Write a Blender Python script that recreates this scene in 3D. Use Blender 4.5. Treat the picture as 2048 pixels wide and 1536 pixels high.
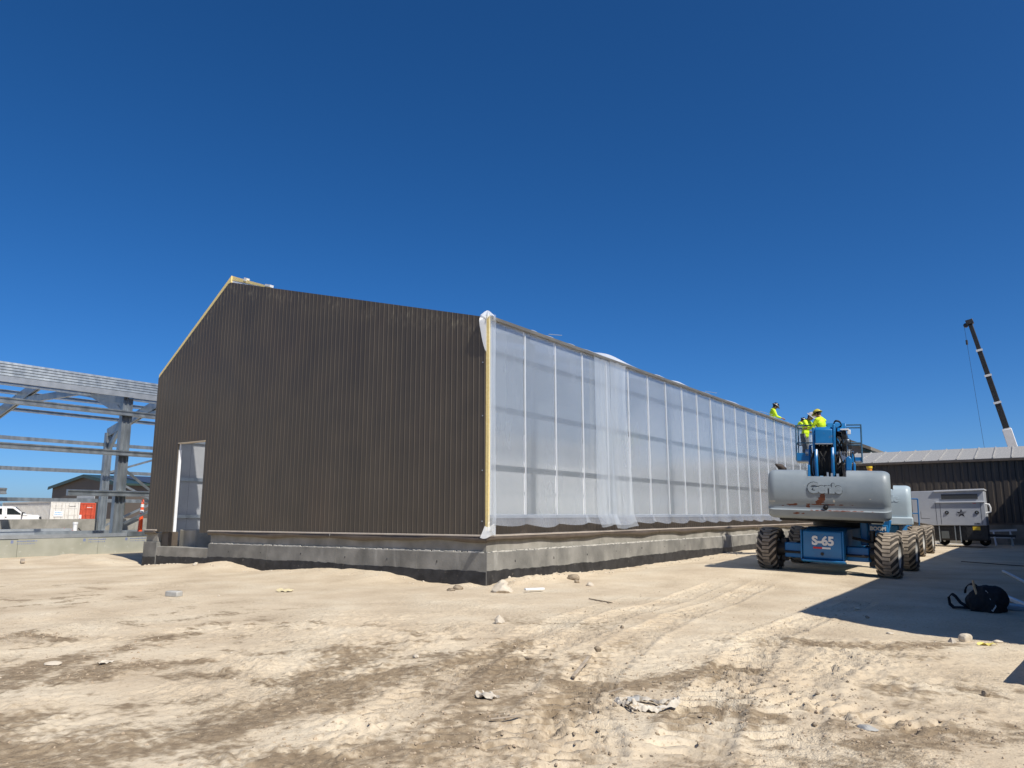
import bpy, bmesh, math, random
import numpy as np
from mathutils import Vector, Matrix, Euler

for o in list(bpy.data.objects):
    bpy.data.objects.remove(o)
random.seed(7)
SC = bpy.context.scene
COL = SC.collection
R = math.radians

# ---------------------------------------------------------------- camera, sky, sun, exposure
YAW, PITCH, ROLL = R(-34.906), R(9.921), R(-0.105)
CAM = Vector((9.027, -12.038, 1.32))
_f = Vector((math.sin(YAW) * math.cos(PITCH), math.cos(YAW) * math.cos(PITCH), math.sin(PITCH)))
_r = Vector((math.cos(YAW), -math.sin(YAW), 0))
_u = _r.cross(_f)
_r, _u = _r * math.cos(ROLL) + _u * math.sin(ROLL), _u * math.cos(ROLL) - _r * math.sin(ROLL)
cd = bpy.data.cameras.new('camera')
cd.sensor_width = 36
cd.lens = 1499.0 / 2048 * 36
cd.clip_start, cd.clip_end = 0.05, 5000
cam = bpy.data.objects.new('camera', cd)
COL.objects.link(cam)
m = Matrix((_r, _u, -_f)).transposed().to_4x4()
m.translation = CAM
cam.matrix_world = m
SC.camera = cam

SUN = Vector((1.0, -0.29, 1.18)).normalized()      # towards the sun
w = bpy.data.worlds.new('World')
SC.world = w
w.use_nodes = True
nt = w.node_tree
bg = nt.nodes['Background']
sky = nt.nodes.new('ShaderNodeTexSky')
sky.sky_type = 'NISHITA'
sky.sun_disc = False
sky.sun_elevation = math.asin(SUN.z)
sky.sun_rotation = math.atan2(SUN.x, SUN.y)
sky.altitude = 0
sky.air_density = 0.65
sky.dust_density = 0.8
sky.ozone_density = 10.0
bg.inputs[1].default_value = 0.112
hs = nt.nodes.new('ShaderNodeHueSaturation')
hs.inputs['Saturation'].default_value = 1.16
nt.links.new(sky.outputs[0], hs.inputs['Color'])
nt.links.new(hs.outputs[0], bg.inputs[0])
sl = bpy.data.lights.new('sun', 'SUN')
sl.energy = 5.0
sl.angle = R(0.5)
sl.color = (1.0, 0.95, 0.87)
so = bpy.data.objects.new('sun', sl)
COL.objects.link(so)
so.location = (20, -10, 30)
so.rotation_euler = SUN.to_track_quat('Z', 'Y').to_euler()
SC.view_settings.view_transform = 'Standard'
SC.view_settings.look = 'None'
SC.view_settings.exposure = 0.12
SC.view_settings.gamma = 1
SC.view_settings.use_curve_mapping = False
SC.cycles.max_bounces = 8
SC.cycles.transparent_max_bounces = 16

# ---------------------------------------------------------------- helpers
def tag(o, label=None, cat=None, group=None, kind=None):
    if label: o['label'] = label
    if cat: o['category'] = cat
    if group: o['group'] = group
    if kind: o['kind'] = kind
    return o

def thing(name, label, cat, loc=(0, 0, 0), rot=(0, 0, 0), group=None):
    o = bpy.data.objects.new(name, None)
    COL.objects.link(o)
    o.location = loc
    o.rotation_euler = rot
    o.empty_display_size = 0.2
    return tag(o, label, cat, group)

def link(name, data, parent=None, loc=None, rot=None):
    o = bpy.data.objects.new(name, data)
    COL.objects.link(o)
    if parent: o.parent = parent
    if loc is not None: o.location = loc
    if rot is not None: o.rotation_euler = rot
    return o

def dup(o, parent=None):
    c = o.copy()
    COL.objects.link(c)
    c.parent = parent
    for ch in [x for x in bpy.data.objects if x.parent == o]:
        dup(ch, c)
    return c

class MB:
    def __init__(s, M=None):
        s.v, s.f, s.M = [], [], (M or Matrix())
    def add(s, vs, fs):
        n = len(s.v)
        s.v += [s.M @ Vector(p) for p in vs]
        s.f += [[i + n for i in f] for f in fs]
    BF = [(0, 3, 2, 1), (4, 5, 6, 7), (0, 1, 5, 4), (1, 2, 6, 5), (2, 3, 7, 6), (3, 0, 4, 7)]
    def box(s, x0, x1, y0, y1, z0, z1):
        s.add([(x0, y0, z0), (x1, y0, z0), (x1, y1, z0), (x0, y1, z0), (x0, y0, z1), (x1, y0, z1), (x1, y1, z1), (x0, y1, z1)], s.BF)
        return s
    def obox(s, c, d, rot=(0, 0, 0)):
        Q = Euler(rot).to_matrix()
        c = Vector(c)
        x, y, z = d[0] / 2, d[1] / 2, d[2] / 2
        s.add([c + Q @ Vector(p) for p in [(-x, -y, -z), (x, -y, -z), (x, y, -z), (-x, y, -z), (-x, -y, z), (x, -y, z), (x, y, z), (-x, y, z)]], s.BF)
        return s
    def beam(s, p0, p1, a, b, up=(0, 0, 1)):
        p0, p1 = Vector(p0), Vector(p1)
        d = (p1 - p0).normalized()
        up = Vector(up)
        if abs(d.dot(up)) > .98: up = Vector((0, 1, 0))
        x = d.cross(up).normalized() * (a / 2)
        y = x.cross(d).normalized() * (b / 2)
        s.add([p0 - x - y, p0 + x - y, p0 + x + y, p0 - x + y, p1 - x - y, p1 + x - y, p1 + x + y, p1 - x + y], s.BF)
        return s
    def tube(s, pts, r, n=8, caps=True):
        pts = [Vector(p) for p in pts]
        k = len(pts)
        rr = r if isinstance(r, (list, tuple)) else [r] * k
        vs, fs = [], []
        prev = None
        for i, p in enumerate(pts):
            d = (pts[min(i + 1, k - 1)] - pts[max(i - 1, 0)]).normalized()
            if prev is None:
                u = d.orthogonal().normalized()
            else:
                u = (prev - d * prev.dot(d)).normalized()
            prev = u
            t = d.cross(u)
            for j in range(n):
                a = 2 * math.pi * j / n
                vs.append(p + (u * math.cos(a) + t * math.sin(a)) * rr[i])
        for i in range(k - 1):
            for j in range(n):
                fs.append((i * n + j, i * n + (j + 1) % n, (i + 1) * n + (j + 1) % n, (i + 1) * n + j))
        if caps:
            fs.append(tuple(range(n - 1, -1, -1)))
            fs.append(tuple((k - 1) * n + j for j in range(n)))
        s.add(vs, fs)
        return s
    def hose(s, pts, r, n=8, sub=5):
        P = [Vector(p) for p in pts]
        P = [P[0] * 2 - P[1]] + P + [P[-1] * 2 - P[-2]]
        out = []
        for i in range(1, len(P) - 2):
            a, b, c, d = P[i - 1:i + 3]
            for k in range(sub):
                t = k / sub
                out.append(.5 * ((2 * b) + (c - a) * t + (2 * a - 5 * b + 4 * c - d) * t * t + (3 * b - a - 3 * c + d) * t ** 3))
        out.append(P[-2])
        return s.tube(out, r, n)
    def cyl(s, p0, p1, r, n=12):
        return s.tube([p0, p1], r, n)
    def ell(s, c, r, n=12, mm=8, rot=None):
        if not isinstance(r, (tuple, list)): r = (r, r, r)
        Q = Euler(rot).to_matrix() if rot else Matrix.Identity(3)
        c = Vector(c)
        vs = [c + Q @ Vector((0, 0, r[2]))]
        for i in range(1, mm):
            a = math.pi * i / mm
            for j in range(n):
                b = 2 * math.pi * j / n
                vs.append(c + Q @ Vector((r[0] * math.sin(a) * math.cos(b), r[1] * math.sin(a) * math.sin(b), r[2] * math.cos(a))))
        vs.append(c + Q @ Vector((0, 0, -r[2])))
        fs = [(0, 1 + j, 1 + (j + 1) % n) for j in range(n)]
        for i in range(mm - 2):
            for j in range(n):
                a, b = 1 + i * n + j, 1 + i * n + (j + 1) % n
                fs.append((a, a + n, b + n, b))
        L = len(vs) - 1
        fs += [(L, L - n + (j + 1) % n, L - n + j) for j in range(n)]
        s.add(vs, fs)
        return s
    def prism(s, poly, axis, a0, a1):
        # poly in the two other axes, in order: x -> (y,z), y -> (x,z), z -> (x,y)
        def P(p, a):
            return {'x': (a, p[0], p[1]), 'y': (p[0], a, p[1]), 'z': (p[0], p[1], a)}[axis]
        n = len(poly)
        vs = [P(p, a0) for p in poly] + [P(p, a1) for p in poly]
        fs = [tuple(range(n - 1, -1, -1)), tuple(range(n, 2 * n))] + [(i, (i + 1) % n, n + (i + 1) % n, n + i) for i in range(n)]
        s.add(vs, fs)
        return s
    def grid(s, fn, nu, nv):
        vs = [fn(i / nu, j / nv) for j in range(nv + 1) for i in range(nu + 1)]
        fs = [(j * (nu + 1) + i, j * (nu + 1) + i + 1, (j + 1) * (nu + 1) + i + 1, (j + 1) * (nu + 1) + i) for j in range(nv) for i in range(nu)]
        s.add(vs, fs)
        return s
    def lathe(s, prof, c, ax='x', n=32):
        # prof: list of (axial, radius), closed loop round the axis
        k = len(prof)
        vs, fs = [], []
        for j in range(n):
            a = 2 * math.pi * j / n
            for (t, r) in prof:
                y, z = r * math.cos(a), r * math.sin(a)
                p = (t, y, z) if ax == 'x' else ((y, t, z) if ax == 'y' else (y, z, t))
                vs.append(Vector(c) + Vector(p))
        for j in range(n):
            for i in range(k):
                fs.append((j * k + i, j * k + (i + 1) % k, ((j + 1) % n) * k + (i + 1) % k, ((j + 1) % n) * k + i))
        s.add(vs, fs)
        return s
    def mesh(s, name, mat, sharp=35, recalc=True):
        me = bpy.data.meshes.new(name)
        me.from_pydata([tuple(v) for v in s.v], [], s.f)
        if recalc:
            b = bmesh.new()
            b.from_mesh(me)
            bmesh.ops.recalc_face_normals(b, faces=b.faces)
            b.to_mesh(me)
            b.free()
        if mat: me.materials.append(mat)
        if sharp:
            me.polygons.foreach_set('use_smooth', [True] * len(me.polygons))
            me.set_sharp_from_angle(angle=R(sharp))
        return me
    def build(s, name, mat, parent=None, bevel=0, sharp=35, solid=0, recalc=True):
        o = link(name, s.mesh(name, mat, sharp, recalc), parent)
        if solid:
            q = o.modifiers.new('s', 'SOLIDIFY'); q.thickness = solid; q.offset = 0
        if bevel:
            q = o.modifiers.new('b', 'BEVEL'); q.width = bevel; q.segments = 2; q.limit_method = 'ANGLE'; q.angle_limit = R(40)
        return o

def text(name, body, size, M, mat, parent, ext=0.002, bev=0, off=0, align='CENTER', space=1.0, shear=0):
    c = bpy.data.curves.new(name, 'FONT')
    c.body = body; c.size = size; c.extrude = ext; c.bevel_depth = bev; c.offset = off
    c.align_x = align; c.align_y = 'CENTER'; c.space_character = space; c.shear = shear
    c.resolution_u = 4
    tmp = bpy.data.objects.new(name, c)
    COL.objects.link(tmp)
    me = bpy.data.meshes.new_from_object(tmp.evaluated_get(bpy.context.evaluated_depsgraph_get()))
    bpy.data.objects.remove(tmp)
    me.name = name
    me.materials.clear(); me.materials.append(mat)
    o = link(name, me, parent)
    o.matrix_local = M
    return o
def face_my(x, y, z):       # text plane facing -Y
    return Matrix.Translation((x, y, z)) @ Matrix.Rotation(R(90), 4, 'X')

# ---------------------------------------------------------------- materials
MATS = {}
def vary(mt, amt):
    N, L = mt.node_tree.nodes, mt.node_tree.links
    b = N['Principled BSDF']; oi = N.new('ShaderNodeObjectInfo'); hv = N.new('ShaderNodeHueSaturation')
    mr = N.new('ShaderNodeMapRange'); mr.inputs[3].default_value = 1 - amt; mr.inputs[4].default_value = 1 + amt
    L.new(oi.outputs['Random'], mr.inputs[0]); L.new(mr.outputs[0], hv.inputs['Value'])
    L.new(b.inputs['Base Color'].links[0].from_socket, hv.inputs['Color']); L.new(hv.outputs[0], b.inputs['Base Color'])
def pbr(name, c1, c2=None, scale=6, rough=.6, bump=0, bscale=60, metal=0, detail=6, lo=.35, hi=.65, stretch=None, rough2=None, spec=.5):
    if name in MATS: return MATS[name]
    mt = bpy.data.materials.new(name)
    MATS[name] = mt
    mt.use_nodes = True
    N, L = mt.node_tree.nodes, mt.node_tree.links
    b = N['Principled BSDF']
    b.inputs['Roughness'].default_value = rough
    b.inputs['Metallic'].default_value = metal
    b.inputs['Specular IOR Level'].default_value = spec
    b.inputs['Base Color'].default_value = (*c1, 1)
    if c2 is not None or bump:
        tc = N.new('ShaderNodeTexCoord'); vec = tc.outputs['Object']
        if stretch:
            mp = N.new('ShaderNodeMapping'); mp.inputs['Scale'].default_value = stretch
            L.new(vec, mp.inputs[0]); vec = mp.outputs[0]
    if c2 is not None:
        n = N.new('ShaderNodeTexNoise'); n.inputs['Scale'].default_value = scale; n.inputs['Detail'].default_value = detail
        L.new(vec, n.inputs['Vector'])
        r = N.new('ShaderNodeValToRGB')
        r.color_ramp.elements[0].position = lo; r.color_ramp.elements[0].color = (*c1, 1)
        r.color_ramp.elements[1].position = hi; r.color_ramp.elements[1].color = (*c2, 1)
        L.new(n.outputs['Fac'], r.inputs[0]); L.new(r.outputs[0], b.inputs['Base Color'])
        if rough2 is not None:
            mr = N.new('ShaderNodeMapRange'); mr.inputs[3].default_value = rough; mr.inputs[4].default_value = rough2
            mr.inputs[1].default_value = lo; mr.inputs[2].default_value = hi
            L.new(n.outputs['Fac'], mr.inputs[0]); L.new(mr.outputs[0], b.inputs['Roughness'])
    if bump:
        n2 = N.new('ShaderNodeTexNoise'); n2.inputs['Scale'].default_value = bscale; n2.inputs['Detail'].default_value = 5
        L.new(vec, n2.inputs['Vector'])
        bp = N.new('ShaderNodeBump'); bp.inputs['Strength'].default_value = 1; bp.inputs['Distance'].default_value = bump
        L.new(n2.outputs['Fac'], bp.inputs['Height']); L.new(bp.outputs[0], b.inputs['Normal'])
    return mt

def over(mt, mask_fn, col, rough=None):
    """lay a stain of colour col over a material, mask_fn(nodes, links, object vector) -> 0..1 socket"""
    N, L = mt.node_tree.nodes, mt.node_tree.links
    b = N['Principled BSDF']
    tc = N.new('ShaderNodeTexCoord')
    fac = mask_fn(N, L, tc.outputs['Object'])
    mx = N.new('ShaderNodeMix'); mx.data_type = 'RGBA'
    ins = b.inputs['Base Color']
    if ins.is_linked: L.new(ins.links[0].from_socket, mx.inputs[6])
    else: mx.inputs[6].default_value = ins.default_value
    mx.inputs[7].default_value = (*col, 1)
    L.new(fac, mx.inputs[0]); L.new(mx.outputs[2], ins)
    return mt

def math_n(N, L, op, a, b=None, clamp=False):
    n = N.new('ShaderNodeMath'); n.operation = op; n.use_clamp = clamp
    for i, q in enumerate((a, b)):
        if q is None: continue
        if isinstance(q, (int, float)): n.inputs[i].default_value = q
        else: L.new(q, n.inputs[i])
    return n.outputs[0]
def rng(N, L, v, a, b, c=0., d=1.):
    n = N.new('ShaderNodeMapRange'); n.interpolation_type = 'SMOOTHSTEP'
    for i, q in enumerate((a, b, c, d)): n.inputs[i + 1].default_value = q
    L.new(v, n.inputs[0])
    return n.outputs[0]
def noise_n(N, L, v, scale, detail=5, stretch=None):
    if stretch:
        mp = N.new('ShaderNodeMapping'); mp.inputs['Scale'].default_value = stretch
        L.new(v, mp.inputs[0]); v = mp.outputs[0]
    n = N.new('ShaderNodeTexNoise'); n.inputs['Scale'].default_value = scale; n.inputs['Detail'].default_value = detail
    L.new(v, n.inputs['Vector'])
    return n.outputs['Fac']
def xyz(N, L, v):
    n = N.new('ShaderNodeSeparateXYZ'); L.new(v, n.inputs[0])
    return n.outputs

BROWN = pbr('brown_cladding', (.050, .041, .032), (.064, .052, .041), scale=1.2, rough=.42, rough2=.5, bump=.0006, bscale=30)
def roof_dirt(N, L, v):
    x, y, z = xyz(N, L, v)
    right = math_n(N, L, 'SUBTRACT', 7.74 - 8.95 * .2664, math_n(N, L, 'MULTIPLY', x, .2664))
    left = math_n(N, L, 'ADD', 7.74 + 8.95 * .735, math_n(N, L, 'MULTIPLY', x, .735))
    top = math_n(N, L, 'MINIMUM', right, left)
    d = math_n(N, L, 'SUBTRACT', top, z)
    n = noise_n(N, L, v, 2.2, 4)
    n2 = noise_n(N, L, v, 26, 4, (1, 1, .22))
    band = math_n(N, L, 'MULTIPLY', rng(N, L, d, .02, .16), rng(N, L, d, .62, .2))
    k = math_n(N, L, 'MULTIPLY', band, rng(N, L, n, .38, .6))
    return math_n(N, L, 'MULTIPLY', k, rng(N, L, n2, .46, .72, 0, .5))
BROWN_G = pbr('brown_cladding_gable', (.066, .053, .037), (.078, .063, .045), scale=1.2, rough=.42, rough2=.5, bump=.0006, bscale=30)
over(BROWN_G, roof_dirt, (.24, .21, .145))
over(BROWN_G, lambda N, L, v: rng(N, L, noise_n(N, L, v, 9, 6, (1, 1, .5)), .66, .82, 0, .12), (.16, .13, .1))
over(BROWN_G, lambda N, L, v: rng(N, L, noise_n(N, L, v, .55, 5, (1, 1, .8)), .5, .75, 0, .25), (.085, .058, .040))
vary(BROWN_G, .05)
TRIM = pbr('brown_trim', (.085, .066, .050), (.11, .088, .068), scale=5, rough=.45)
WHITEM = pbr('white_metal', (.78, .78, .76), (.68, .68, .66), scale=4, rough=.45)
FOAM = pbr('yellow_foam', (.86, .70, .32), (.78, .60, .24), scale=20, rough=.9, bump=.003, bscale=80)
GALV = pbr('galvanised_steel', (.28, .31, .325), (.42, .455, .47), scale=5, rough=.36, rough2=.5, metal=.8, detail=8, stretch=(1, 1, .35), lo=.25, hi=.75)
GALV2 = pbr('galvanised_bright', (.40, .43, .45), (.50, .53, .55), scale=4, rough=.42, metal=.6)
BATTEN = pbr('batten_aluminium', (.64, .67, .69), (.70, .73, .75), scale=3, rough=.45, metal=.25)
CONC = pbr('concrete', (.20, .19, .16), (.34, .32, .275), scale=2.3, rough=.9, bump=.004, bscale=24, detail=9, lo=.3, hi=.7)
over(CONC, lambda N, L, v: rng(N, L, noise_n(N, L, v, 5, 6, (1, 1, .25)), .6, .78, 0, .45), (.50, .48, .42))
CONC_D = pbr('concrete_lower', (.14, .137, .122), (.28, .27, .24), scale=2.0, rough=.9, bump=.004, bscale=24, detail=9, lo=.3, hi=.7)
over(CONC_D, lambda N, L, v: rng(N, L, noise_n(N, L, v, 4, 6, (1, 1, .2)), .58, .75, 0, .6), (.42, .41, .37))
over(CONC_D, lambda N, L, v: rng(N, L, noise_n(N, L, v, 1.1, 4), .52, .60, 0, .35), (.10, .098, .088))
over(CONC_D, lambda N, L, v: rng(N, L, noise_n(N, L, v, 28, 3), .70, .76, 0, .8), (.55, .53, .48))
TAR = pbr('tar', (.012, .012, .013), (.035, .035, .036), scale=5, rough=.55, bump=.004, bscale=30)
over(TAR, lambda N, L, v: rng(N, L, noise_n(N, L, v, 11, 6), .62, .75, 0, .4), (.25, .22, .18))
SLABM = pbr('slab_concrete', (.40, .39, .36), (.52, .51, .47), scale=1.2, rough=.85, bump=.002)
INSUL = pbr('insulation_board', (.29, .29, .23), (.36, .355, .29), scale=1.5, rough=.8, bump=.002, bscale=15)
over(INSUL, lambda N, L, v: rng(N, L, noise_n(N, L, v, 5, 5), .62, .7, 0, .35), (.5, .49, .42))
INK = pbr('blue_ink', (.16, .20, .36), rough=.7)
GREYP = pbr('grey_paint', (.245, .285, .305), (.285, .325, .345), scale=2.5, rough=.38, rough2=.5, bump=.0006, bscale=14)
BLUE = pbr('blue_paint', (.006, .13, .34), (.008, .16, .40), scale=3, rough=.32, rough2=.45, bump=.0005, bscale=20)
over(BLUE, lambda N, L, v: rng(N, L, noise_n(N, L, v, 7, 7), .62, .78, 0, .5), (.16, .15, .13))
BLACK = pbr('black_metal', (.012, .012, .013), (.03, .03, .03), scale=8, rough=.5)
HOSE = pbr('rubber_hose', (.012, .012, .012), rough=.6, spec=.3)
RUBBER = pbr('tyre_rubber', (.030, .027, .024), (.075, .062, .048), scale=9, rough=.85, bump=.002, bscale=60)
TREAD = pbr('tread_rubber', (.23, .19, .145), (.37, .31, .24), scale=8, rough=.9, bump=.002, bscale=70)
RIMM = pbr('rim_white', (.55, .55, .52), (.42, .40, .36), scale=9, rough=.5)
WHITE = pbr('white_paint', (.78, .78, .77), (.72, .71, .68), scale=3, rough=.35)
RED = pbr('red_paint', (.55, .02, .02), rough=.4)
ORANGE = pbr('orange_plastic', (.85, .10, .02), (.78, .085, .015), scale=6, rough=.4)
ORANGEC = pbr('orange_paint', (.52, .075, .03), (.42, .06, .025), scale=3, rough=.5)
YELLOW = pbr('yellow_paint', (.70, .48, .03), rough=.45)
AMBER = pbr('amber_paint', (.60, .24, .02), rough=.4)
HIVIS = pbr('hivis_fabric', (.62, .86, .01), (.56, .78, .01), scale=8, rough=.7, bump=.004, bscale=18)
PANTS = pbr('work_trousers', (.055, .06, .075), (.08, .085, .10), scale=9, rough=.9, bump=.004, bscale=16)
PANTS2 = pbr('grey_trousers', (.13, .14, .15), (.17, .18, .19), scale=9, rough=.9, bump=.004, bscale=16)
SKIN = pbr('skin', (.36, .19, .12), (.42, .23, .15), scale=12, rough=.5)
DARKHAT = pbr('hat_black', (.012, .012, .014), rough=.22)
STRIPE = pbr('reflective_tape', (.55, .56, .57), rough=.35)
GREENT = pbr('green_trim', (.022, .042, .032), (.03, .055, .042), scale=4, rough=.4)
PV = pbr('solar_cells', (.035, .04, .055), (.05, .055, .07), scale=30, rough=.4)
GLASS_D = pbr('dark_glass', (.01, .013, .014), rough=.05)
GREYE = pbr('grey_enclosure', (.36, .38, .41), (.40, .42, .45), scale=2, rough=.42)
WEATH = pbr('weathered_roof', (.22, .215, .20), (.46, .445, .41), scale=5, rough=.6, metal=.1, detail=10, lo=.36, hi=.66, stretch=(9, 1.4, 1))
WOOD = pbr('weathered_wood', (.30, .24, .17), (.45, .38, .29), scale=12, rough=.85, stretch=(1, 1, 8))
HANDLE = pbr('hickory_handle', (.42, .26, .12), (.5, .32, .16), scale=14, rough=.5)
BAGM = pbr('black_nylon', (.006, .006, .007), (.012, .012, .013), scale=20, rough=.85, bump=.003, bscale=60)
STONE = pbr('pale_stone', (.48, .41, .31), (.60, .53, .42), scale=7, rough=.95, bump=.008, bscale=20)
STONE_G = pbr('grey_stone', (.34, .33, .30), (.45, .44, .40), scale=7, rough=.9, bump=.004, bscale=20)
CLOD = pbr('earth_clod', (.20, .155, .105), (.33, .265, .185), scale=9, rough=1, bump=.008, bscale=30)
PAPER = pbr('pale_paper', (.46, .40, .31), (.62, .56, .46), scale=9, rough=.9, bump=.006, bscale=30)
INSIDE = pbr('white_liner', (.78, .79, .80), (.82, .83, .84), scale=2, rough=.6)
STAR = pbr('black_print', (.01, .01, .015), rough=.5)
BLUEPRINT = pbr('blue_print', (.22, .42, .62), rough=.5)

def rust(mt, spots):
    def f(N, L, v):
        n = noise_n(N, L, v, 9, 7)
        tot = None
        for (p, rad) in spots:
            mp = N.new('ShaderNodeMapping'); mp.vector_type = 'POINT'
            mp.inputs['Location'].default_value = [-p[i] / rad[i] for i in range(3)]
            mp.inputs['Scale'].default_value = [1 / q for q in rad]
            L.new(v, mp.inputs[0])
            ln = N.new('ShaderNodeVectorMath'); ln.operation = 'LENGTH'
            L.new(mp.outputs[0], ln.inputs[0])
            d = math_n(N, L, 'ADD', ln.outputs['Value'], math_n(N, L, 'MULTIPLY', math_n(N, L, 'SUBTRACT', n, .5), 4.5))
            k = rng(N, L, d, 1.0, .75)
            tot = k if tot is None else math_n(N, L, 'MAXIMUM', tot, k)
        return tot
    return f

def film(name, tint, trans, transl, gloss=.12, wrinkle=0, rough=.22, fk=1.0, blur=None):
    if name in MATS: return MATS[name]
    mt = bpy.data.materials.new(name); MATS[name] = mt
    mt.use_nodes = True
    N, L = mt.node_tree.nodes, mt.node_tree.links
    N.clear()
    out = N.new('ShaderNodeOutputMaterial')
    d = N.new('ShaderNodeBsdfDiffuse'); d.inputs[0].default_value = (*tint, 1)
    t = N.new('ShaderNodeBsdfTranslucent'); t.inputs[0].default_value = (*tint, 1)
    tr = N.new('ShaderNodeBsdfTransparent')
    g = N.new('ShaderNodeBsdfGlossy'); g.inputs['Roughness'].default_value = rough
    g.inputs[0].default_value = (1, 1, 1, 1)
    tc = N.new('ShaderNodeNewGeometry')
    n1 = noise_n(N, L, tc.outputs['Position'], 1.1, 6, (1, 1, .35))
    m1 = N.new('ShaderNodeMixShader'); m1.inputs[0].default_value = transl
    m2 = N.new('ShaderNodeMixShader')
    L.new(rng(N, L, n1, .3, .7, max(0, trans - .05), trans + .05), m2.inputs[0])
    m3 = N.new('ShaderNodeMixShader')
    vd = N.new('ShaderNodeVectorMath'); vd.operation = 'DOT_PRODUCT'
    L.new(tc.outputs['Normal'], vd.inputs[0]); L.new(tc.outputs['Incoming'], vd.inputs[1])
    sch = math_n(N, L, 'POWER', math_n(N, L, 'SUBTRACT', 1.0, math_n(N, L, 'ABSOLUTE', vd.outputs['Value'])), 4.0)
    L.new(math_n(N, L, 'ADD', math_n(N, L, 'MULTIPLY', sch, fk * .8), gloss - .04, True), m3.inputs[0])
    L.new(d.outputs[0], m1.inputs[1]); L.new(t.outputs[0], m1.inputs[2])
    L.new(m1.outputs[0], m2.inputs[1]); L.new(tr.outputs[0], m2.inputs[2])
    if blur:        # diffusing sheet: near things show through, far things blur
        rf = N.new('ShaderNodeBsdfRefraction'); rf.inputs['Roughness'].default_value = blur; rf.inputs['IOR'].default_value = 1.45
        mb_ = N.new('ShaderNodeMixShader'); mb_.inputs[0].default_value = .6
        L.new(tr.outputs[0], mb_.inputs[1]); L.new(rf.outputs[0], mb_.inputs[2]); L.new(mb_.outputs[0], m2.inputs[2])
    L.new(m2.outputs[0], m3.inputs[1]); L.new(g.outputs[0], m3.inputs[2])
    L.new(m3.outputs[0], out.inputs[0])
    if wrinkle:
        n2 = noise_n(N, L, tc.outputs['Position'], 5, 4, (1, 1, .25))
        bp = N.new('ShaderNodeBump'); bp.inputs['Distance'].default_value = wrinkle
        L.new(n2, bp.inputs['Height'])
        for q in (d, t, g): L.new(bp.outputs[0], q.inputs['Normal'])
    return mt
PANE = film('translucent_pane', (.52, .57, .61), .62, .25, .12, .004, .16, blur=.17)
SHEET = film('plastic_film', (.76, .82, .88), .70, .35, .06, .012, .3, .35)
SHEETW = film('plastic_film_dense', (.86, .89, .92), .34, .35, .06, .012, .3, .35)

# ---------------------------------------------------------------- ground
def vnoise(x, y, seed):
    xi, yi = np.floor(x).astype(np.int64), np.floor(y).astype(np.int64)
    fx, fy = x - xi, y - yi
    def h(a, b):
        q = (a * 374761393 + b * 668265263 + seed * 974711) & 0xffffffff
        q = ((q ^ (q >> 13)) * 1274126177) & 0xffffffff
        return ((q ^ (q >> 16)) & 0xffff) / 65535.0
    ux, uy = fx * fx * (3 - 2 * fx), fy * fy * (3 - 2 * fy)
    return (h(xi, yi) * (1 - ux) + h(xi + 1, yi) * ux) * (1 - uy) + (h(xi, yi + 1) * (1 - ux) + h(xi + 1, yi + 1) * ux) * uy
def fbm(x, y, seed, oct=4, gain=.5):
    t, a, s = 0, 1, 0
    for i in range(oct):
        t = t + a * vnoise(x * 2 ** i + 17.3 * i, y * 2 ** i - 9.1 * i, seed + i); s += a; a *= gain
    return t / s - .5
def sstep(a, b, x):
    t = np.clip((x - a) / (b - a), 0, 1)
    return t * t * (3 - 2 * t)
GX = [-13.5, -12.13, -11, -9.77, -8.9, -8.26, -7.6, -6.82, -6.1, -5.29, -4.12, -2.48, -1.56, -.85, -.33, .1, 1]
GZ = [.02, -.10, 0, .06, .10, .19, .10, -.01, .04, .10, .153, .12, -.016, -.05, .01, -.05, 0]
LY = [-1, .0, .47, 2.3, 5.7, 10.4, 13.7, 20]
LZ = [-.03, -.04, .04, .02, -.02, .0, .05, .05]
TRACKS = [([(6.95, -8.6), (6.63, -7.9), (6.29, -7.45), (6.05, -6.93), (5.85, -6.21)], .46, 1.0),
          ([(6.25, -8.78), (5.84, -7.91), (5.51, -7.1), (4.88, -5.44), (4.36, -3.18), (4.08, -.62), (3.65, 2.83)], .44, .8),
          ([(6.53, -8.58), (6.19, -7.67), (5.68, -6.07), (5.25, -4.04), (4.84, -.91), (4.47, 3.38)], .44, .9),
          ([(7.29, -8.06), (7.06, -6.92), (6.64, -5.15), (6.35, -3.29), (6.46, -1.76), (6.6, 1)], .44, .9),
          ([(5.5, -8.91), (5.24, -8.17), (4.87, -7.11), (4.3, -5.48), (3.84, -3.54), (3.4, 0)], .40, .5),
          ([(8.64, -6.75), (8.15, -6.47), (7.64, -6.37), (7.06, -6.04), (6.39, -5.59)], .40, .7),
          ([(7.9, -8.6), (7.75, -7.6), (7.5, -6.4), (7.35, -5.2), (7.4, -3.6)], .42, .6)]
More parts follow.
